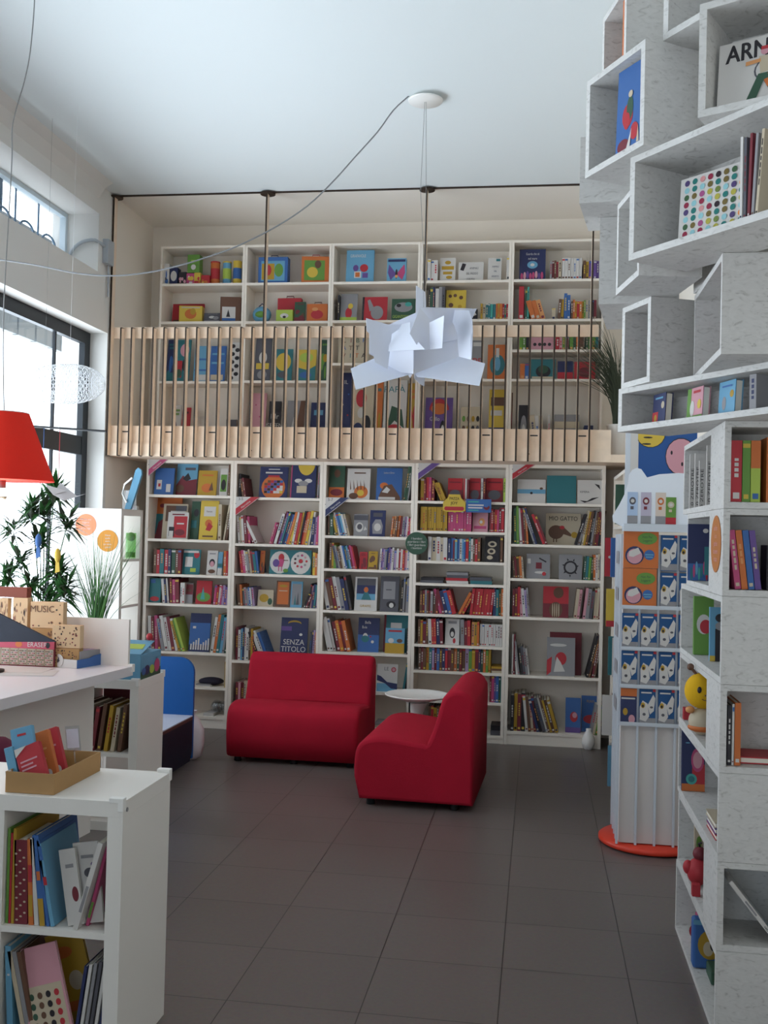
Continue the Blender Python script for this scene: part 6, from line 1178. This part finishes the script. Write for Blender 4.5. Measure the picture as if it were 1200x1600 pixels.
o = MB().box(0, .16, 0, .12, 0, .05, 'G').build('toy_box', bevel=.006); o.location = (SX + .05, 4.1, zc_(0)); tag(o, 'low dark green box in front of the blue puzzle case', 'box')
for k, (c, nm) in enumerate((('n', 'brown'), ('e', 'cream'), ('Y', 'mustard'))): o = spine_book(.015, .25, .16, c, -1).build('picture_book'); o.rotation_euler = (0, 0, -PI / 2); o.location = (SX + .03, 3.80 + k * .018 + .02, zc_(0)); tag(o, f'{nm} spined book near the front corner of the lowest layer', 'book')
# round orange sticker on the left face of the stack
q = atx(1121, 850, SX); R2 = .102; m = MB(); stc = mat('sticker_amber', '#b06c34', .6); m.prism([(R2 * math.cos(a), R2 * math.sin(a)) for a in [2 * PI * i / 32 for i in range(32)]], -.002, 0, stc)
for i, s in enumerate(['un libro', 'è un', 'giardino', 'da tenere', 'in tasca']): m.art([T(.5, .5, .13, s, 'P', .85)], R2 * 2, R2 * 2, -.0022, -R2 + R2 * (.55 - .27 * i))
o = m.build('round_sticker'); o.location = (SX - .0008, 3.845, q.z); o.rotation_euler = (0, 0, -PI / 2); tag(o, 'round amber sticker on the left side of the cube stack', 'sticker')
# ================================================================ REVOLVING BOOK RACK
RX, RY = .66, 6.03
rk = empty('revolving_rack', (RX, RY, 0), 0, 'white revolving book rack on a round red base', 'display rack')
redp = mat('red_painted_base', '#d8402c', .3)
MB().lathe([(.275, .006), (.285, .012), (.285, .03), (.275, .038), (0, .04)], redp, 64).build('round_base', rk)
steelw = mat('white_painted_steel', '#c6ccd4', .4); rackp = mat('rack_back_panel', '#cfc8c4', .6)
hw = .2; zt = at(1000, 835, RY - hw).z; zlow = at(1000, 1132, RY - hw).z
MB().box(-hw + .012, hw - .012, -hw + .016, hw - .016, .045, zt, rackp).build('core_panel', rk)
nc = 4; cw_ = 2 * hw / nc
for face in range(4):
    R4 = Matrix.Rotation(face * PI / 2, 4, 'Z')
    for i in range(nc + (0 if face else 1)) if face == 0 else range(1, nc):
        x = -hw + i * cw_; m = MB(); m.box(x - .006, x + .006, -hw - .004, -hw + .014, .04, zt, steelw, R4); m.build('post', rk)
for sx in (-1, 1): MB().box(sx * hw - .006, sx * hw + .006, hw - .012, hw + .004, .04, zt, steelw).build('post', rk)
rows_ = [(1130, 1072), (1068, 1015), (1013, 960), (950, 897), (893, 840)]
for j in range(3): z = zlow + j * .205; MB().box(-hw, hw, -hw - .024, -hw - .004, z - .006, z, steelw).box(-hw, hw, -hw - .026, -hw - .023, z, z + .015, steelw).build('pocket_rail', rk)
z4 = zlow + 3 * .205 + .02
MB().box(-hw, hw, -hw - .024, -hw - .004, z4 - .006, z4, steelw).box(-hw, hw, -hw - .026, -hw - .023, z4, z4 + .015, steelw).build('pocket_rail', rk)
# side pockets seen edge-on
for j in range(5): z = zlow + j * .205 + .05; MB().box(-hw - .0075, -hw - .0065, -hw + .1, hw - .1, z, z + .07, 's').build('side_slot', rk)
bcov = [('r', 0, .02, 1, .2, 's'), ('p', [(.04, .15), (.02, .5), (.2, .68), (.5, .6), (.62, .25), (.4, .1)], 'w'), ('p', [(.5, .55), (.85, .85), (.98, .75), (.9, .4), (.66, .3)], 'w'), ('e', .22, .55, .13, .08, 'Y'), ('e', .22, .53, .07, .04, 'k'), ('e', .3, .3, .1, .04, 'q'), ('e', .75, .5, .1, .03, 'q'), ('r', .1, .88, .75, .92, 'w'), ('r', .82, .93, 1, 1, 'r')]
k_ = 0
WN = ['lowest', 'second lowest', 'third', 'fourth', 'fifth']; CNN = ['first', 'second', 'third', 'fourth']
for j in range(5):
    for i in range(nc):
        if j >= 3 and i < 2: continue
        x = RX - hw + (i + .5) * cw_; z = (zlow + j * .205 + .0008) if j < 3 else (z4 + (j - 3) * .205 + .0008)
        w_, h_ = cw_ - .014, .195
        if j == 0 and i == 0: bg, a_ = 'B', [('r', 0, .78, 1, 1, 'o'), ('e', .3, .35, .15, .1, 'Y'), ('e', .7, .15, .2, .12, 'P'), ('r', .05, .7, .9, .74, 'w')]; lb = 'navy booklet with orange top strip, lowest left pocket of the rack'
        else: bg, a_ = 'b' if (i + j) % 2 else '#', bcov; bg = 'b'; lb = f'blue booklet with white paper figures, {WN[j]} row, {CNN[i]} column of the rack'
        o = cover_book(w_, h_, .008, mat('booklet_blue', '#1a4b7c', .5) if bg == 'b' else bg, a_).build('booklet'); o.location = (x, RY - hw - .017, z); o.rotation_euler = (-.03, 0, 0); tag(o, lb, 'booklet', 'booklets in the revolving rack')
for j in range(2):
    m = [('c', .32, .32, .27, 'B'), ('c', .32, .3, .22, 'P'), ('p', [(.15, .3), (.17, .42), (.42, .52), (.5, .38), (.28, .28)], 'w'), ('c', .74, .34, .15, 'b'), ('e', .68, .75, .28, .15, 'g'), T(.68, .79, .085, 'Nati Per', 'G', .85), T(.68, .7, .085, 'Leggere', 'G', .85), ('r', .62, .33, .86, .36, 'c'), ('r', .64, .27, .84, .3, 'c')]
    o = cover_book(2 * cw_ - .02 + .006 * j, .215, .01, 'o', m).build('booklet'); o.location = (RX - hw + cw_ - .004 * (1 - j), RY - hw - .018, z4 + .001 + j * .217); tag(o, f'orange booklet titled Nati Per Leggere, {"upper" if j else "lower"} one in the rack', 'booklet', 'orange booklets in the revolving rack')
# topper shaped like an animal head with bookmarks
TY = RY - .215
def tp(px, py): p = at(px, py, TY); return (p.x, p.z)
out = [(958, 815), (957, 806), (968, 788), (976, 772), (981, 756), (983, 742), (988, 734), (995, 731), (1002, 733), (1007, 740), (1011, 746), (1030, 741), (1060, 739), (1085, 741), (1092, 731), (1102, 731), (1108, 740), (1110, 760), (1118, 785), (1130, 806), (1130, 815), (1118, 820), (970, 822)]
tpo = empty('rack_header', (0, 0, 0)); tpo.parent = rk; tpo.name = 'header_board'
COL.objects.unlink(tpo); bpy.data.objects.remove(tpo)
m = MB(); m.prism([tp(*p) for p in out], TY, TY + .01, mat('white_header_board', '#dfe4ec', .4)); tpb = m.build('header_board'); tpb.parent = rk; tpb.location = (-RX, -RY, 0)
p0 = at(974, 818, TY); p1 = at(1112, 833, TY); MB().box(p0.x - RX, p1.x - RX, TY - RY - .03, TY - RY + .1, p1.z, p0.z, steelw).build('header_tray', rk)
for k, (px, c, c2, lb) in enumerate(((980, '#a8bcd8', 'q', 'pale blue bookmark with a drawn bicycle'), (1001, '#b6aec0', 'R', 'lilac grey bookmark with a round figure'), (1024, '#cfc0b4', 'o', 'beige bookmark with an orange balloon figure'), (1040, 'g', 'e', 'green bookmark with a red foot'))):
    a_ = at(px, 812, TY - .006); b_ = at(px + 17, 763 if k < 3 else 770, TY - .006); w_ = b_.x - a_.x; h_ = b_.z - a_.z
    mm = mat('bookmark_%d' % k, c, .6) if c[0] == '#' else pm(c); m = MB().box(-w_ / 2, w_ / 2, 0, .001, 0, h_, mm)
    m.art([('e', .5, .72, .32, .12, c2), ('e', .5, .72, .18, .06, 'w'), ('r', .3, .45, .6, .55, c2), ('r', 0, 0, 1, .25, 's' if k < 3 else 'r')], w_, h_); o = m.build('bookmark'); o.location = ((a_.x + b_.x) / 2, TY - .003, p0.z + .001); tag(o, lb + ' on the rack header', 'bookmark')
# ================================================================ BOOKCASE ALONG THE RIGHT WALL (open towards the room)
ex = .60
cas = empty('bookcase', (ex, 8.55, 0), -PI / 2); tag(cas, 'white bookcase along the right wall behind the revolving rack', 'bookcase')
Lr = 1.85; Hr = 2.2; dr = XR - ex - .005
MB().box(0, .026, 0, dr, 0, Hr, whiteB).build('side_panel', cas); MB().box(Lr - .026, Lr, 0, dr, 0, Hr, whiteB).build('side_panel', cas); MB().box(.026, Lr - .026, 0, dr, Hr - .026, Hr, whiteB).build('top_panel', cas); MB().box(Lr / 2 - .013, Lr / 2 + .013, 0, dr, 0, Hr - .026, whiteB).build('divider', cas)
rz_ = [.1, .42, .78, 1.12, 1.45, 1.8]
for z in rz_: MB().box(.026, Lr - .026, .001, dr, z - .022, z, whiteB).build('shelf', cas)
names_ = ['bottom', 'second', 'third', 'fourth', 'fifth', 'top']
spec = {0: [('c', .12), ('w', .1), ('b', .06)], 1: [('w', .16), ('n', .09), ('r', .04)], 2: [('o', .05), ('B', .07), ('w', .09), ('t', .11)], 3: [('s', .05), ('y', .14), ('G', .03)], 4: [('l', .09), ('b', .12), ('r', .15)], 5: [('G', .10), ('w', .08), ('k', .05), ('B', .06)]}
for i, z in enumerate(rz_):
    for k, (c, out_) in enumerate(spec[i]):
        yy = 6.90 + k * .1 + .04 * (i % 2); hh = .26 if i != 3 else .25
        m = MB(); m.box(0, .30, 0, .022, 0, hh, c); 
        if c == 'y': m.box(0, .30, -.0006, 0, 0, .04, 'r')
        if c == 'r': m.art([('c', .1 + .2 * q, .5 + .2 * (q % 2), .03, 'w') for q in range(4)], .3, hh); m.v = [(a + (.15 if b < 0 else 0), b, d) for a, b, d in m.v]
        o = m.build('picture_book'); o.location = (ex - out_, yy, z + .001); tag(o, f'{CN[c]} book jutting out of the {names_[i]} shelf behind the revolving rack', 'book', 'books on the right wall bookcase')
# poster behind the rack header
PYo = 6.62; a_ = at(984, 770, PYo); b_ = at(1090, 655, PYo)
W_ = b_.x - a_.x; Hh = b_.z - a_.z + .12
po = MB().box(-W_ / 2, W_ / 2, 0, .015, 0, Hh, mat('poster_blue', '#25508c', .5))
po.art([('r', -.0, 0, .12, 1, 'w'), ('c', .30, .845, .225, 'k'), ('c', .30, .845, .215, 'y'), ('r', 0, 0, .11, 1, 'w'), ('e', .76, .60, .235, .20, 'k'), ('e', .76, .60, .225, .19, 'P'), ('e', .62, .64, .016, .022, 'k'), ('e', .78, .52, .016, .022, 'k'), ('e', .26, .8, .07, .009, 'k'), ('e', .24, .73, .07, .009, 'k')], W_, Hh, -.0002)
o = po.build('poster_board'); o.location = ((a_.x + b_.x) / 2, PYo, a_.z - .12); tag(o, 'blue poster with a yellow disc and a pink shape behind the rack header', 'poster')
st_ = MB().box(-W_ / 2 - .03, -W_ / 2, 0, .03, 0, 2.4, steelw).build('poster_post'); st_.parent = o; st_.location = (0, 0, -o.location.z)
